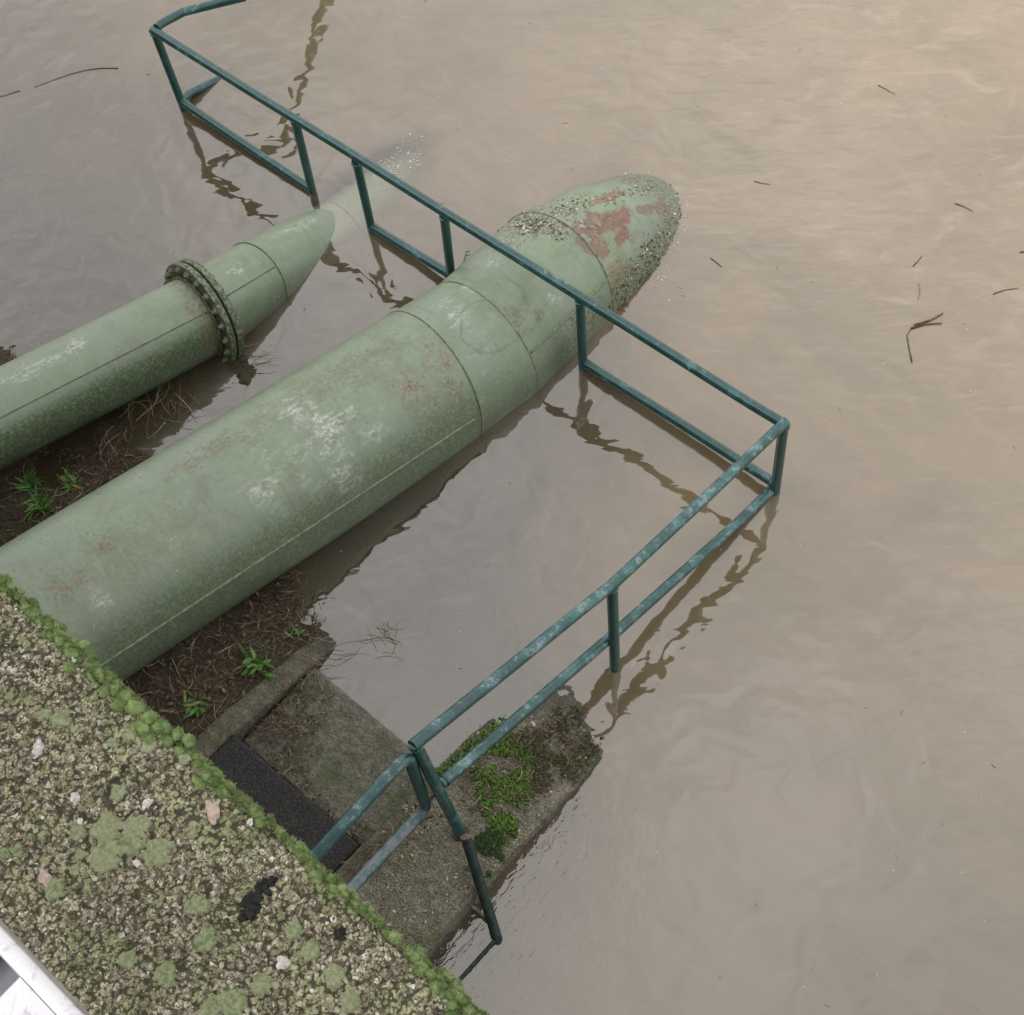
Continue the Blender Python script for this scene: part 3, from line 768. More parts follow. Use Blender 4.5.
for x in xs:
    for (y, z) in prof:
        p = Vector((x, y, CZ + z)); dense = -1.3 < x < .12
        e = 0
        if dense:
            e = .0022 * nz(p, 30, 1) + .0018 * nz(p, 75, 2) + .0012 * nz(p, 170, 3) + .003 * nz(p, 8, 4)
            if y > CE - .015: e += .003 * nz(p, 18, 9)
        ny = 1 if z < -.012 else (.6 if z < -.0005 else 0)
        mb.v.append(p + Vector((0, e * ny * 1.6, e * (1 if z > -.012 else 0))))
npf = len(prof)
for i in range(len(xs) - 1):
    for j in range(npf - 1):
        mb.face((i * npf + j, (i + 1) * npf + j, (i + 1) * npf + j + 1, i * npf + j + 1))
cop = mb.build('coping', M_COP, qw)
def cop_at(px, py): return at(px, py, CZ)
def ctop(x, y):
    p = Vector((x, y, CZ)); return CZ + .0022 * nz(p, 30, 1) + .0018 * nz(p, 75, 2) + .0012 * nz(p, 170, 3) + .003 * nz(p, 8, 4)
mb = MB()
def bx(mb, x0, x1, y0, y1, z0, z1, mat=0):
    b = len(mb.v)
    for z in (z0, z1):
        for (x, y) in ((x0, y0), (x1, y0), (x1, y1), (x0, y1)): mb.v.append(Vector((x, y, z)))
    for f in ((3, 2, 1, 0), (4, 5, 6, 7), (0, 1, 5, 4), (1, 2, 6, 5), (2, 3, 7, 6), (3, 0, 4, 7)): mb.face([b + i for i in f], mat=mat)
bx(mb, -14, 14, -.40, .07, -2.5, CZ - .175)
mb.build('wall_body', concrete_mat('quay_concrete', (.13, .125, .10), (.24, .23, .19), moss=.4, gravel=.5), qw, smooth=False)
# exposed aggregate: grains bedded in the coping
def grain_mat():
    t = NT('aggregate_grains'); r = t.n('ShaderNodeNewGeometry').outputs['Random Per Island']; p = t.pos()
    c = t.ramp(r, [(0, (.10, .095, .075)), (.2, (.22, .205, .16)), (.4, (.28, .29, .19)), (.55, (.37, .35, .28)), (.72, (.32, .34, .24)), (.85, (.42, .39, .31)), (.95, (.55, .53, .46)), (1, (.30, .2, .14))], 'CONSTANT')
    n = t.noise(p, 300, 4, .6)
    c = t.mix(t.step(n, .52, .66), c, (.07, .07, .045))
    t.principled(c, .85, t.bump(n, .4, .002), .3); return t.mat
mb = MB(); rg = random.Random(5)
for k in range(5000):
    x, y = rg.uniform(-1.05, .03), rg.uniform(-.14, CE - .006)
    s = rg.choice((.0009, .0011, .0013, .0016, .0019, .0022, .0030)) * rg.uniform(.8, 1.25)
    rot = Matrix.Rotation(rg.uniform(0, 6.28), 3, 'Z')
    mb.blob((x, y, ctop(x, y) - s * .12), (s, s * rg.uniform(.65, 1), s * rg.uniform(.4, .7)), 1, 1.3, rot=rot, seed=rg.uniform(0, 50))
g = mb.build('aggregate', grain_mat(), qw, smooth=False); g['kind'] = 'stuff'
M_WPEB = simple_mat('white_quartz', (.36, .35, .32), (.58, .57, .53), 260, .7)
M_PPEB = simple_mat('pink_stone', (.32, .24, .195), (.43, .34, .285), 200, .7)
for (px, py, a, b, mt, rz) in ((283, 963, .0062, .0052, M_WPEB, .3), (75, 798, .0052, .0040, M_WPEB, 0), (38, 750, .0085, .006, M_WPEB, -.5), (147, 803, .0058, .0040, M_WPEB, -.6), (45, 878, .0090, .0048, M_PPEB, .4),
                               (137, 863, .0050, .003, M_WPEB, 1), (212, 812, .010, .0055, M_PPEB, .2), (15, 672, .0035, .003, M_WPEB, 0), (80, 822, .0035, .003, M_WPEB, .3), (250, 822, .004, .0028, M_WPEB, -.3)):
    p = cop_at(px, py); mb = MB()
    mb.blob((p.x, p.y, ctop(p.x, p.y) + .001), (a, b, .0028), 3, .75, rot=Matrix.Rotation(rz - .7, 3, 'Z'), seed=px)
    mb.build('pebble', mt, cop)
M_BLK = simple_mat('black_tar', (.006, .006, .006), (.018, .018, .017), 200, .8)
for (px, py, a, b) in ((340, 934, .0052, .0048), (250, 912, .008, .006), (256, 900, .008, .005), (262, 890, .007, .005), (246, 905, .006, .004), (266, 884, .005, .004), (272, 880, .004, .003), (243, 918, .004, .003)):
    p = cop_at(px, py); mb = MB()
    mb.blob((p.x, p.y, ctop(p.x, p.y) + .0006), (a, b, .0024), 4, 1.1, rot=Matrix.Rotation(.5, 3, 'Z'), seed=px)
    mb.build('black_lichen', M_BLK, cop)
# lichen rosettes
def lichen_mat():
    t = NT('pale_lichen'); p = t.pos(); n = t.noise(p, 260, 5, .65); n2 = t.noise(p, 60, 4, .6)
    r = t.n('ShaderNodeNewGeometry').outputs['Random Per Island']
    c = t.mix(t.step(n, .3, .7), (.12, .15, .07), (.27, .31, .185))
    c = t.mix(t.math('MULTIPLY', r, .6), c, t.mix(n, (.18, .19, .10), (.36, .36, .25)))
    c = t.mix(t.math('MULTIPLY', t.step(n2, .55, .7), .5), c, (.09, .11, .05))
    t.principled(c, .95, t.bump(n, .6, .003), .2); return t.mat
mb = MB(); rg = random.Random(11)
def rosette(px, py, rad, xy=None):
    c = cop_at(px, py) if xy is None else Vector((*xy, CZ)); base = len(mb.v); n, m_ = 40, 7; sd_ = rg.uniform(0, 99)
    mb.v.append(Vector((c.x, c.y, ctop(c.x, c.y) + .0016)))
    for i in range(1, m_ + 1):
        for j in range(n):
            a = 2 * math.pi * j / n
            k = rad * (1 + .35 * nz((math.cos(a) * 1.2, math.sin(a) * 1.2, 0), 1, sd_) + .38 * nz((math.cos(a) * 4, math.sin(a) * 4, 1), 1, sd_)) * i / m_
            x, y = c.x + math.cos(a) * k, c.y + math.sin(a) * k
            z = ctop(x, y) + (.0022 if i < m_ else -.0006) + .0009 * nz((x, y, 0), 420, sd_)
            mb.v.append(Vector((x, y, z)))
    for j in range(n): mb.face((base, base + 1 + j, base + 1 + (j + 1) % n))
    for i in range(m_ - 1):
        for j in range(n):
            a = base + 1 + i * n; k = (j + 1) % n
            mb.face((a + j, a + n + j, a + n + k, a + k))
for (px, py, r) in ((108, 828, .0155), (135, 828, .0145), (106, 856, .0150), (157, 853, .0145), (130, 845, .013), (118, 792, .0085), (18, 850, .007), (55, 890, .010), (150, 745, .008), (130, 735, .008), (112, 742, .006), (232, 1003, .014), (205, 940, .012),
                    (210, 1010, .010), (262, 985, .011), (310, 950, .010), (292, 930, .009), (165, 975, .011), (78, 832, .008), (60, 718, .010), (45, 715, .007), (185, 760, .006), (335, 975, .011), (75, 870, .006), (350, 1000, .010), (195, 905, .011), (128, 960, .009)):
    rosette(px, py, r)
for k in range(30): rosette(0, 0, rg.uniform(.003, .007), (rg.uniform(-1.0, 0), rg.uniform(-.12, CE - .02)))
li = mb.build('lichen', lichen_mat(), cop); li['kind'] = 'stuff'
adopt(qw)
# moss along the arris
def moss_mat(name, dk, lt):
    t = NT(name); p = t.pos(); n = t.noise(p, 90, 4, .6); n2 = t.noise(p, 600, 3, .6)
    r = t.n('ShaderNodeNewGeometry').outputs['Random Per Island']
    c = t.mix(t.math('ADD', t.math('MULTIPLY', r, .5), t.math('MULTIPLY', t.step(n, .35, .65), .5)), dk, lt)
    t.principled(c, .9, t.bump(n2, .5, .002), .2); return t.mat
M_MOSS = moss_mat('cushion_moss', (.065, .12, .032), (.24, .31, .13))
M_MOSS_L = moss_mat('moss_tips', (.085, .15, .035), (.33, .38, .19))
M_MOSS_D = moss_mat('dark_moss', (.02, .045, .014), (.06, .10, .035))
mb = MB(); rg = random.Random(3)
def cushion(x, y, z, a, b, h, fuzz=170, mat=0):
    rot = Matrix.Rotation(rg.uniform(-.4, .4), 3, 'Z')
    mb.blob((x, y, z), (a, b, h), 2, .35, mat=mat, rot=rot, seed=rg.uniform(0, 90))
    for k in range(fuzz):
        th, ct = rg.uniform(0, 6.283), rg.uniform(.0, 1)
        st = math.sqrt(1 - ct * ct); d = Vector((st * math.cos(th), st * math.sin(th), ct))
        p = Vector((x, y, z)) + rot @ Vector((d.x * a, d.y * b, d.z * h)) * .97
        nrm = (rot @ Vector((d.x / a, d.y / b, d.z / h))).normalized()
        q = p + nrm * rg.uniform(.0008, .0030) + Vector((rg.uniform(-1, 1), rg.uniform(-1, 1), rg.uniform(-1, 1))) * .0011
        s = nrm.orthogonal().normalized(); s = Matrix.Rotation(rg.uniform(0, 6.28), 3, nrm) @ s * .00055
        i = len(mb.v); mb.v += [p - s, p + s, q]; mb.face((i, i + 1, i + 2), mat=1)
x = -1.2
while x < .06:
    thick = .62 + 1.1 * nz((x, 0, 0), 13, 2) + .5 * nz((x, 0, 0), 40, 4)
    n = 1 if thick < .5 else 2 if thick < .85 else 3 if thick < 1.2 else 4
    if thick < .2 and rg.random() < .5: n = 0
    for k in range(n):
        a = rg.choice((.0018, .0026, .0034, .0044, .006)) * rg.uniform(.8, 1.2)
        y = CE + .003 - k * rg.uniform(.0025, .0055) + rg.gauss(0, .0018)
        cushion(x + rg.uniform(-.004, .004), y, CZ - .0025 + (0 if k else -.003), a * rg.uniform(.9, 1.7), a * rg.uniform(.6, 1), a * rg.uniform(.5, .9), 60 if a < .003 else 120)
    x += rg.uniform(.0014, .0034)
for (px, py, w) in ((70, 668, .007), (115, 690, .008), (105, 692, .008), (125, 698, .009), (135, 708, .010), (120, 705, .009), (150, 718, .009), (142, 728, .009), (160, 728, .008), (137, 727, .008), (149, 739, .007), (168, 742, .007), (165, 728, .008), (180, 752, .006), (92, 655, .006), (85, 645, .006), (98, 672, .007), (60, 642, .006), (178, 735, .008), (190, 742, .007)):
    p = cop_at(px, py); cushion(p.x, p.y, ctop(p.x, p.y), w * rg.uniform(.8, 1.15), w * .8, w * .7, 90)
tag(mb.build('edge_moss', [M_MOSS, M_MOSS_L]), 'bright green cushion moss along the outer edge of the coping', 'moss', kind='stuff')

# white painted metal rail over the coping (bottom left corner)
def white_mat():
    t = NT('chipped_white_paint'); p = t.pos(); n = t.noise(p, 45, 6, .7); n2 = t.noise(p, 220, 3)
    c = t.mix(t.step(n, .58, .64), (.62, .62, .65), (.44, .44, .49))
    c = t.mix(t.step(n2, .72, .75), c, (.2, .18, .16))
    c = t.mix(t.math('MULTIPLY', t.step(t.noise(p, 18, 6, .75, .6), .5, .62), .55), c, (.26, .26, .30))
    t.principled(c, .34, t.bump(n, .15, .003), metal=.55); return t.mat
M_WHITE = white_mat()
M_GREYP = simple_mat('grey_metal', (.17, .17, .20), (.24, .24, .27), 30, .5)
RZ = 4.10
wr = thing('metal_rail', 'white painted metal rail with grey slots at the corner of the coping', 'rail', (-.55, -.13, CZ))
mb = MB()
ye = -.099
def rbar(mb, p, q, w, h, bev=.004):                 # flat bar with eased edges
    p, q = Vector(p), Vector(q); t = (q - p).normalized(); s = t.cross(Vector((0, 0, 1))).normalized(); u_ = Vector((0, 0, 1))
    sec = []
    for (sx, sz) in ((1, 1), (-1, 1), (-1, -1), (1, -1)):
        for k in range(5):
            a = math.radians({(1, 1): 0, (-1, 1): 90, (-1, -1): 180, (1, -1): 270}[(sx, sz)] + 22.5 * k)
            sec.append((sx * (w / 2 - bev) + math.cos(a) * bev, sz * (h / 2 - bev) + math.sin(a) * bev))
    b = len(mb.v); n = len(sec)
    for c in (p, q):
        for (a, z) in sec: mb.v.append(c + s * a + u_ * z)
    for j in range(n): mb.face((b + j, b + (j + 1) % n, b + n + (j + 1) % n, b + n + j))
    mb.face([b + j for j in range(n)][::-1]); mb.face([b + n + j for j in range(n)])
rbar(mb, (-6, ye - .0075, RZ - .02), (6, ye - .0075, RZ - .02), .015, .04, .004)
rbar(mb, (-6, ye - .0785, RZ - .02), (6, ye - .0785, RZ - .02), .023, .04, .006)
xx = at(17, 977, RZ).x + .0255
k0 = -60
for k in range(k0, 61):
    x = xx + k * .078
    rbar(mb, (x, ye - .0145, RZ - .0068), (x, ye - .0675, RZ - .0068), .051, .012, .003)
mb.build('slotted_bar', M_WHITE, wr, autosmooth=40)
mb = MB(); bx(mb, -6, 6, ye - .068, ye - .014, RZ - .032, RZ - .018); mb.build('grey_insert', M_GREYP, wr, smooth=False)
for x in (-3.4, -1.7, 1.2, 3.2):
    mb = MB(); rbar(mb, (x - .0, ye - .045, RZ - .041), (x + .0001, ye - .045, RZ - .0405), .02, .001, .0003)
    mb = MB(); mb.tube([(x, ye - .045, CZ - .01), (x, ye - .045, RZ - .033)], .016, 16); mb.build('post', M_WHITE, wr, autosmooth=40)
adopt(wr)
# promenade behind the wall
def pave_mat():
    t = NT('promenade_asphalt'); p = t.pos(); n = t.noise(p, 60, 6, .7)
    t.principled(t.mix(n, (.07, .07, .07), (.16, .155, .15)), .9, t.bump(n, .4, .01)); return t.mat
mb = MB(); bx(mb, -60, 60, -40, -.43, 3.0, 3.5); tag(mb.build('pavement', pave_mat(), smooth=False), 'asphalt promenade behind the quay wall', kind='structure')

# ------------------------------------------------------------------ litter, weeds, moss on the bank
M_TWIG = [simple_mat('dead_straw', (.20, .155, .10), (.38, .31, .22), 60, .8, island=True), simple_mat('dark_twig', (.075, .06, .045), (.15, .12, .09), 60, .8, island=True), simple_mat('brown_leaf', (.075, .056, .038), (.15, .115, .08), 60, .75, island=True)]
def twig(mb, p, ang, L, r, mat, tilt=0.0, curl=.0):
    p = Vector(p); pts = []
    for i in range(5):
        t = i / 4 - .5
        a = ang + curl * t
        pts.append(p + Vector((math.cos(a) * L * t, math.sin(a) * L * t, L * t * tilt)))
    mb.tube(pts, r, 5, False, mat=mat, radii=[r * .7, r, r, r * .9, r * .5])
def leaf(mb, p, ang, L, w, mat, tilt=.2, droop=.3, roll=0):
    p = Vector(p); d = Vector((math.cos(ang), math.sin(ang), 0)); pts = []
    for i in range(5):
        t = i / 4; pts.append(p + d * L * t * (1 - .12 * math.sin(roll) * t) + Vector((0, 0, L * (tilt * t - droop * t * t))))
    mb.strip(pts, [w * .25, w * .8, w, w * .75, w * .05], (0.3 * math.sin(roll), .3 * math.cos(roll), 1), mat)
def in_poly(x, y, poly):
    c = False; j = len(poly) - 1
    for i in range(len(poly)):
        if (poly[i][1] > y) != (poly[j][1] > y) and x < (poly[j][0] - poly[i][0]) * (y - poly[i][1]) / (poly[j][1] - poly[i][1]) + poly[i][0]: c = not c
        j = i
    return c
rg = random.Random(21)
def litter(mb, poly, n, zf, big=1.0, leaves=.4, wet=0):
    xs_, ys_ = [q[0] for q in poly], [q[1] for q in poly]; k = 0; tries = 0
    while k < n and tries < n * 20:
        tries += 1
        x, y = rg.uniform(min(xs_), max(xs_)), rg.uniform(min(ys_), max(ys_))
        if not in_poly(x, y, poly): continue
        z = zf(x, y)
        if z < wet - .02: continue
        k += 1
        if rg.random() < leaves:
            leaf(mb, (x, y, z + rg.uniform(.002, .02)), rg.uniform(0, 6.28), rg.uniform(.012, .035) * big, rg.uniform(.003, .009) * big, 2, rg.uniform(-.3, .5), rg.uniform(-.3, .6), rg.uniform(0, 6))
        else:
            L = rg.uniform(.03, .12) * big
            twig(mb, (x, y, z + rg.uniform(.003, .025)), rg.uniform(0, 6.28), L, rg.uniform(.0007, .0018), 0 if rg.random() < .4 else 1, rg.uniform(-.35, .35), rg.uniform(-1, 1))
mb = MB()
litter(mb, [(-3.4, .1), (-2.5, .1), (-2.5, 1.15), (-2.62, 1.3), (-3.1, 1.3), (-3.4, 1.1)], 2300, bank_z)
litter(mb, [(-4.7, .35), (-3.3, .35), (-3.3, 1.2), (-3.7, 1.15), (-4.7, .95)], 1500, bank_z, .8)
litter(mb, [(-4.15, .98), (-3.2, 1.0), (-3.2, 1.25), (-3.75, 1.3)], 500, lambda x, y: max(.005, bank_z(x, y)), .6)
tag(mb.build('dead_litter', M_TWIG), 'brown litter of dead stalks and leaves on the bank under the pipes', 'litter', kind='stuff')
mb = MB()
litter(mb, [(-2.39, .61), (-1.72, .61), (-1.72, .645), (-2.05, .66), (-2.2, .72), (-2.39, 1.0)], 330, lambda x, y: .031, .6, .6)
litter(mb, [(-2.39, .68), (-2.1, .7), (-2.25, .98), (-2.39, 1.0)], 240, lambda x, y: .031, .7, .5)
litter(mb, [(-1.95, .605), (-1.71, .605), (-1.71, .72)], 60, lambda x, y: .031, .6, .7)
tag(mb.build('dead_litter', M_TWIG), 'wet brown leaf scraps along the back of the grey step', 'litter', kind='stuff')

M_LEAF = [simple_mat('weed_leaf', (.045, .12, .02), (.10, .22, .05), 90, .55, .4, True), simple_mat('dry_leaf', (.16, .13, .06), (.28, .22, .11), 60, .8, .3, True)]
def weed(px, py, z, label, n=16, L=.075, w=.012, up=.5):
    c = at(px, py, z); c.z = max(.0, bank_z(c.x, c.y)) if c.x < -2.55 else z
    mb = MB()
    for k in range(n):
        a = rg.uniform(0, 6.28); l = L * rg.choice((.35, .5, .7, .9, 1.1))
        leaf(mb, c + Vector((rg.gauss(0, .016), rg.gauss(0, .016), rg.uniform(.002, .02))), a, l, w * rg.uniform(.6, 1.1), 0 if rg.random() < .92 else 1, up * rg.uniform(.5, 1.5), rg.uniform(.2, .8) * up, rg.uniform(0, 6))
    return tag(mb.build('weed', M_LEAF), label, 'weed')
weed(256, 662, .1, 'small bright green leafy weed beside the middle of the low kerb', 34, .075, .010, .9)
weed(196, 708, .1, 'low green weed at the moss edge near the start of the low kerb', 26, .07, .008, .5)
weed(296, 628, .07, 'tiny yellowish weed sprig in dead litter beside the big pipe', 8, .04, .006, .9)
weed(40, 505, .1, 'green weed tuft on the bank between the two pipes at the left edge', 46, .085, .006, .8)
weed(25, 480, .1, 'dark green weed against the underside of the thinner pipe', 40, .075, .006, .8)
weed(68, 482, .09, 'small green weed at the edge of the puddle between the two pipes', 26, .06, .006, .7)

def mossbed(poly, n, zf, name, label, mats, s=(.004, .010), leafy=.75):
    mb = MB(); xs_, ys_ = [q[0] for q in poly], [q[1] for q in poly]; k = 0
    while k < n:
        x, y = rg.uniform(min(xs_) - .04, max(xs_) + .04), rg.uniform(min(ys_) - .04, max(ys_) + .04)
        if x > -1.27 or x < -1.70: continue
        jx, jy = .05 * nz((x, y, 0), 11, 31) + rg.gauss(0, .012), .05 * nz((x, y, 0), 11, 47) + rg.gauss(0, .012)
        if not in_poly(x + jx, y + jy, poly): k += .15; continue
        k += 1
        if nz((x, y, 0), 9, 5) + .5 * nz((x, y, 0), 25, 5) < -.18 + rg.uniform(-.1, .1): continue
        z = zf(x, y)
        if z < -.001: continue
        if rg.random() < leafy: leaf(mb, (x, y, z + rg.uniform(0, .012)), rg.uniform(0, 6.28), rg.uniform(.005, .017), rg.uniform(.0012, .0032), 0 if rg.random() < .75 else 1, rg.uniform(.1, .7), rg.uniform(0, .6), rg.uniform(0, 6))
        else: mb.blob((x, y, z), (rg.uniform(*s), rg.uniform(*s), rg.uniform(.003, .006)), 1, .5, mat=1, seed=rg.uniform(0, 50))
    return tag(mb.build(name, mats), label, 'moss', kind='stuff')
def P2(*pts): return [tuple(at(px, py, .1)[:2]) for (px, py) in pts]
M_MB = [moss_mat('leafy_moss', (.065, .14, .02), (.19, .31, .06)), M_MOSS_D]
mossbed(P2((480, 745), (510, 735), (532, 750), (530, 800), (515, 835), (495, 845), (480, 800)), 8000, z_plat, 'platform_moss', 'bright green leafy moss patch in the middle of the platform', M_MB)
mossbed(P2((505, 735), (560, 715), (592, 740), (575, 775), (540, 790)), 4000, z_plat, 'platform_moss', 'darker moss with dead leaves at the wet end of the platform', [moss_mat('wet_moss', (.02, .04, .015), (.09, .12, .045)), M_TWIG[2]])
mossbed(P2((555, 705), (590, 685), (612, 720), (600, 755), (575, 745)), 800, lambda x, y: max(z_plat(x, y), -.004), 'platform_moss', 'blackish wet moss where the platform goes under at the middle post', [moss_mat('wet_dark_moss', (.012, .022, .012), (.05, .07, .035)), M_TWIG[1]])
mossbed(P2((475, 835), (515, 820), (520, 845), (490, 880), (470, 860)), 2200, z_plat, 'platform_moss', 'dark green moss on the river edge of the platform beside the cut-off post', [M_MOSS_D, M_MOSS_D])
mossbed(P2((475, 725), (505, 710), (512, 725), (490, 745), (440, 775), (430, 770)), 700, z_plat, 'platform_moss', 'small yellow-green moss tuft under the lower rail at the kerb', M_MB)
mossbed(P2((405, 800), (425, 790), (440, 815), (420, 830)), 120, z_plat, 'platform_moss', 'dry moss at the foot of the handrail loop', [M_TWIG[0], M_MOSS_D])
# pale scraps and stones on the platform
mb = MB()
litter(mb, P2((455, 775), (560, 700), (600, 735), (530, 810), (470, 820)), 700, z_plat, .5, .6, wet=-.02)
litter(mb, P2((345, 870), (415, 810), (430, 820), (360, 890)), 120, z_plat, .6, .4)
for k in range(420):
    c = at(rg.uniform(380, 600), rg.uniform(700, 930), .1)
    if -1.7 < c.x < -1.28 and c.y < 1.55:
        s = rg.uniform(.003, .009); mb.blob((c.x, c.y, z_plat(c.x, c.y) + .001), (s, s * .7, s * .5), 1, .7, mat=3, rot=Matrix.Rotation(rg.uniform(0, 6), 3, 'Z'), seed=k)
for (px, py, s) in ((545, 742, .016), (533, 722, .013), (548, 772, .012), (562, 745, .010), (505, 775, .013), (472, 770, .012), (490, 800, .011), (590, 735, .010), (585, 755, .008)):
    c = at(px, py, .06); mb.blob((c.x, c.y, z_plat(c.x, c.y) + .003), (s, s * .7, s * .45), 2, .7, mat=3, rot=Matrix.Rotation(rg.uniform(0, 6), 3, 'Z'), seed=px)
tag(mb.build('pale_debris', M_TWIG + [simple_mat('pale_stones', (.24, .22, .17), (.48, .45, .38), 120, .8, island=True)]), 'pale leaf scraps and little stones lying on the sloping platform', 'debris', kind='stuff')

# dead stems standing in and lying on the water
def stems(name, label, c, n, L, ang, spread, lift=.06, rad=(.0008, .0018), box=(.1, .1), mat=(0,)):
    mb = MB(); c = Vector(c)
    for k in range(n):
        p = c + Vector((rg.uniform(-1, 1) * box[0], rg.uniform(-1, 1) * box[1], rg.uniform(0, lift * .4)))
        twig(mb, p, ang + rg.gauss(0, spread), L * rg.uniform(.4, 1.2), rg.uniform(*rad), rg.choice(mat), rg.uniform(-lift, lift) * 4, rg.uniform(-.6, .6))
    return tag(mb.build(name, M_TWIG), label, 'dead grass')
stems('dead_grass', 'tuft of dead straw stems in the water below the thinner pipe', at(162, 408, .02), 34, .16, 2.2, .7, .05, box=(.12, .14))
stems('dead_grass', 'dead brown stems at the mud edge between the two pipes', at(112, 445, .03), 26, .14, 1.9, .6, .05, box=(.07, .10), mat=(0, 2))
stems('dead_grass', 'spray of thin dead stems on the grey water next to the grey step', at(388, 640, .0), 22, .14, .4, .8, .02, (.0006, .0012), (.06, .06))
stems('dead_grass', 'few reddish dead stems sticking up behind the flange of the thinner pipe', at(256, 358, .02), 14, .13, .9, .4, .07, (.0006, .0012), (.05, .05))
stems('dead_grass', 'two pale stems poking from the water at the left edge above the thinner pipe', at(12, 358, .02), 3, .22, 2.7, .15, .03, (.001, .0018), (.03, .03))
stems('dead_grass', 'thin dead stalks hanging over the end of the low kerb', at(325, 655, .05), 12, .18, .9, .5, .05, (.0008, .0014), (.06, .10))

# floating branches and twigs
def drift(pts, r, label, mat=1, z=.003, extra=()):
    r *= .66
    P_ = [at(px, py, z) for px, py in pts]; mb = MB()
    mb.tube(P_, r, 7, True, mat=mat, radii=[r * (1 - .45 * i / (len(P_) - 1)) for i in range(len(P_))])
    for e, rr, mt in extra:
        Q = [at(px, py, z + .003) for px, py in e]; mb.tube(Q, rr, 6, True, mat=mt, radii=[rr * (1 - .4 * i / (len(Q) - 1)) for i in range(len(Q))])
    return tag(mb.build('floating_twig', M_TWIG), label, 'twig', 'twigs drifting on the river')
drift([(912, 362), (909, 348), (907, 335), (912, 327)], .0052, 'forked dark branch adrift with a pale side stem, right of the railing', extra=[([(911, 328), (925, 324), (942, 323)], .004, 1), ([(914, 325), (930, 320), (943, 313)], .005, 0)])
drift([(955, 203), (963, 206), (973, 211)], .0036, 'dark straight twig floating alone above the forked branch')
drift([(913, 266), (917, 262), (922, 256)], .0038, 'short slanted dark twig floating just above the forked branch')
drift([(919, 284), (920, 292), (918, 299)], .005, 'short pale upright stick touching the top of the forked branch', 0)
drift([(993, 294), (1004, 290), (1018, 288)], .0035, 'thin dark twig floating at the right edge near the forked branch')
drift([(1020, 252), (1032, 251)], .005, 'twig stub cut by the right picture edge')
drift([(711, 258), (716, 262), (722, 267)], .0035, 'small dark twig floating off the tip of the big pipe')
drift([(754, 181), (762, 183), (770, 184)], .003, 'thin brownish twig in the open water above the big pipe tip')
drift([(878, 85), (886, 89), (895, 94)], .003, 'dark twig far out at the top of the open river', )
drift([(118, 68), (100, 68), (85, 70), (70, 74), (50, 81), (34, 87)], .0034, 'long thin curved branch floating at upper left behind the railing', 1)
drift([(20, 90), (8, 94), (-6, 98)], .004, 'pale thin stick at the left edge below the long branch', 0)
drift([(466, 252), (464, 260), (461, 265)], .003, 'short dark bent stalk sticking up at the side of the big pipe behind the post', 1, .01, extra=[([(466, 252), (470, 251)], .003, 1)])

# specks of foam and straw on the surface
mb = MB(); rg = random.Random(77)
for k in range(210):
    px, py = rg.uniform(0, 1024), rg.uniform(0, 1015)
    c = at(px, py, .001)
    if c.y < 1.35 and c.x < -1.2: continue
    if c.y < 1.0: continue
    if rg.random() < .6: mb.blob(c, (rg.uniform(.0020, .005), rg.uniform(.002, .004), .002), 1, .4, mat=0, seed=k)
    else: twig(mb, c, rg.uniform(0, 6.28), rg.uniform(.006, .028), rg.uniform(.0005, .0011), rg.choice((1, 1, 2)), 0, rg.uniform(-1, 1))
for k in range(170):                               # foam where the pipes go under
    if k % 2: t = rg.gauss(0, 1); c = at(396 + 14 * t + rg.gauss(0, 9), 165 - 10 * t + rg.gauss(0, 9), .001)
    else:
        t = rg.random(); a, b = ((690, 190), (655, 290)) if rg.random() < .7 else ((560, 200), (660, 172))
        c = at(lerp(a[0], b[0], t) + rg.gauss(0, 5), lerp(a[1], b[1], t) + rg.gauss(0, 5), .001)
    mb.blob(c, (rg.uniform(.002, .008), rg.uniform(.002, .006), .0018), 1, .9, mat=0, seed=k)
tag(mb.build('floating_specks', [simple_mat('foam_speck', (.55, .54, .48), (.75, .74, .68), 60, .7), M_TWIG[0], M_TWIG[1]]), 'foam specks and straw bits drifting on the brown water', 'specks', kind='stuff')

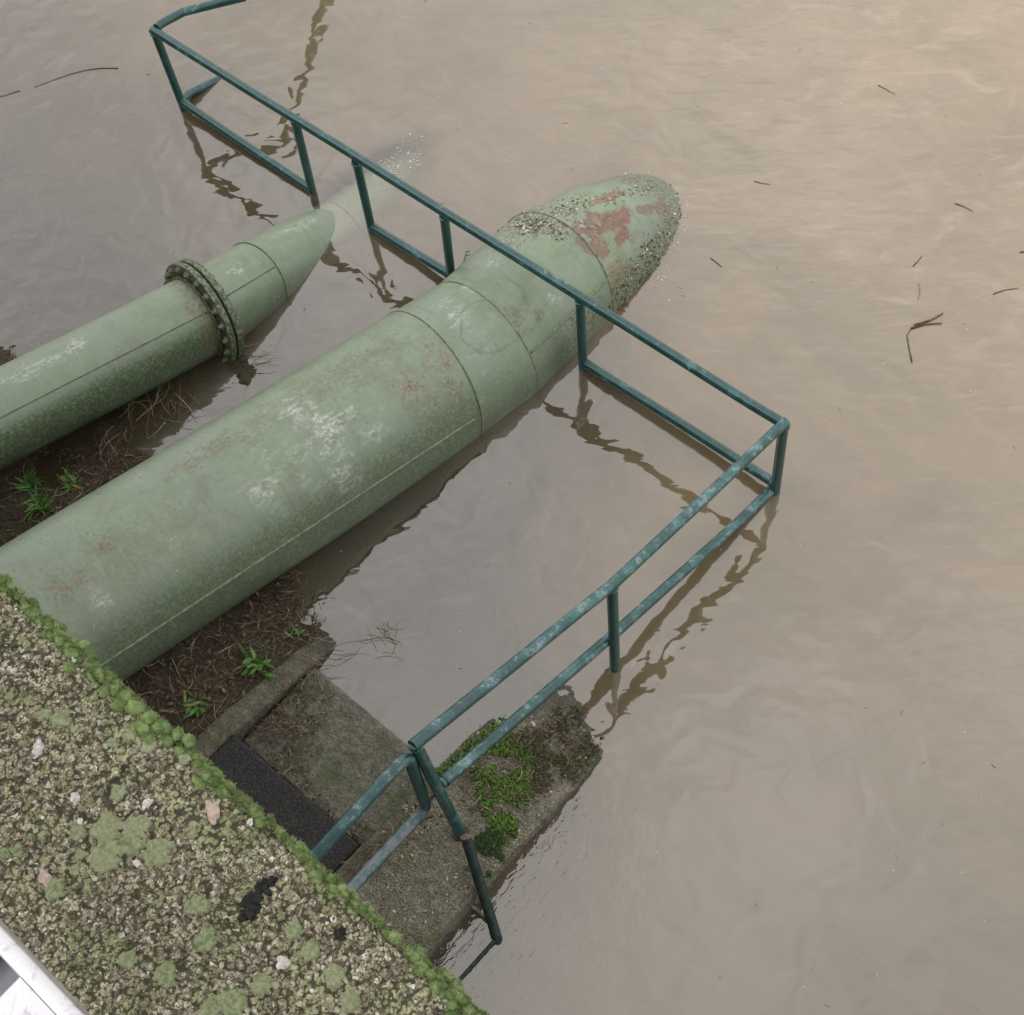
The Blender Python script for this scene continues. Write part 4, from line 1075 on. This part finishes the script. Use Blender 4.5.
# ------------------------------------------------------------------ sky and light
SUN_EL, SUN_AZ = math.radians(38), math.radians(-140)   # azimuth from +y towards +x
world = bpy.data.worlds.new('World'); scene.world = world; world.use_nodes = True
nt = world.node_tree; nt.nodes.clear()
o = nt.nodes.new('ShaderNodeOutputWorld'); bg = nt.nodes.new('ShaderNodeBackground'); sk = nt.nodes.new('ShaderNodeTexSky')
sk.sky_type = 'NISHITA'; sk.sun_disc = False; sk.sun_elevation = SUN_EL; sk.sun_rotation = SUN_AZ
sk.air_density = 1.0; sk.dust_density = 4.0; sk.ozone_density = .6
hs = nt.nodes.new('ShaderNodeHueSaturation'); hs.inputs['Saturation'].default_value = .16
tc = nt.nodes.new('ShaderNodeTexCoord'); nn = nt.nodes.new('ShaderNodeTexNoise'); nn.inputs['Scale'].default_value = 3.6; nn.inputs['Detail'].default_value = 5
mr = nt.nodes.new('ShaderNodeMapRange'); mr.inputs[1].default_value = .3; mr.inputs[2].default_value = .7; mr.inputs[3].default_value = .76; mr.inputs[4].default_value = 1.19
mx = nt.nodes.new('ShaderNodeMix'); mx.data_type = 'RGBA'; mx.blend_type = 'MULTIPLY'; mx.inputs[0].default_value = 1
nt.links.new(tc.outputs['Generated'], nn.inputs['Vector']); nt.links.new(nn.outputs['Fac'], mr.inputs[0])
nt.links.new(sk.outputs[0], hs.inputs['Color']); cl = nt.nodes.new('ShaderNodeMix'); cl.data_type = 'RGBA'; cl.inputs[0].default_value = .68     # even overcast veil over the sky
cl.inputs[7].default_value = (9.2, 8.85, 8.7, 1); nt.links.new(hs.outputs[0], cl.inputs[6]); nt.links.new(cl.outputs[2], mx.inputs[6]); nt.links.new(mr.outputs[0], mx.inputs[7])
nt.links.new(mx.outputs[2], bg.inputs[0]); nt.links.new(bg.outputs[0], o.inputs[0])
bg.inputs[1].default_value = .12
sl = bpy.data.lights.new('sun', 'SUN'); sl.energy = .5; sl.angle = math.radians(40); sl.color = (1, .97, .92)
so = bpy.data.objects.new('sun', sl); col.objects.link(so)
sd_ = Vector((math.sin(SUN_AZ) * math.cos(SUN_EL), math.cos(SUN_AZ) * math.cos(SUN_EL), math.sin(SUN_EL)))
so.rotation_euler = sd_.to_track_quat('Z', 'Y').to_euler()

scene.view_settings.view_transform = 'Standard'; scene.view_settings.look = 'None'
scene.view_settings.exposure = 0.6; scene.view_settings.gamma = 1
scene.cycles.use_denoising = True
scene.cycles.max_bounces = 6; scene.cycles.transparent_max_bounces = 8
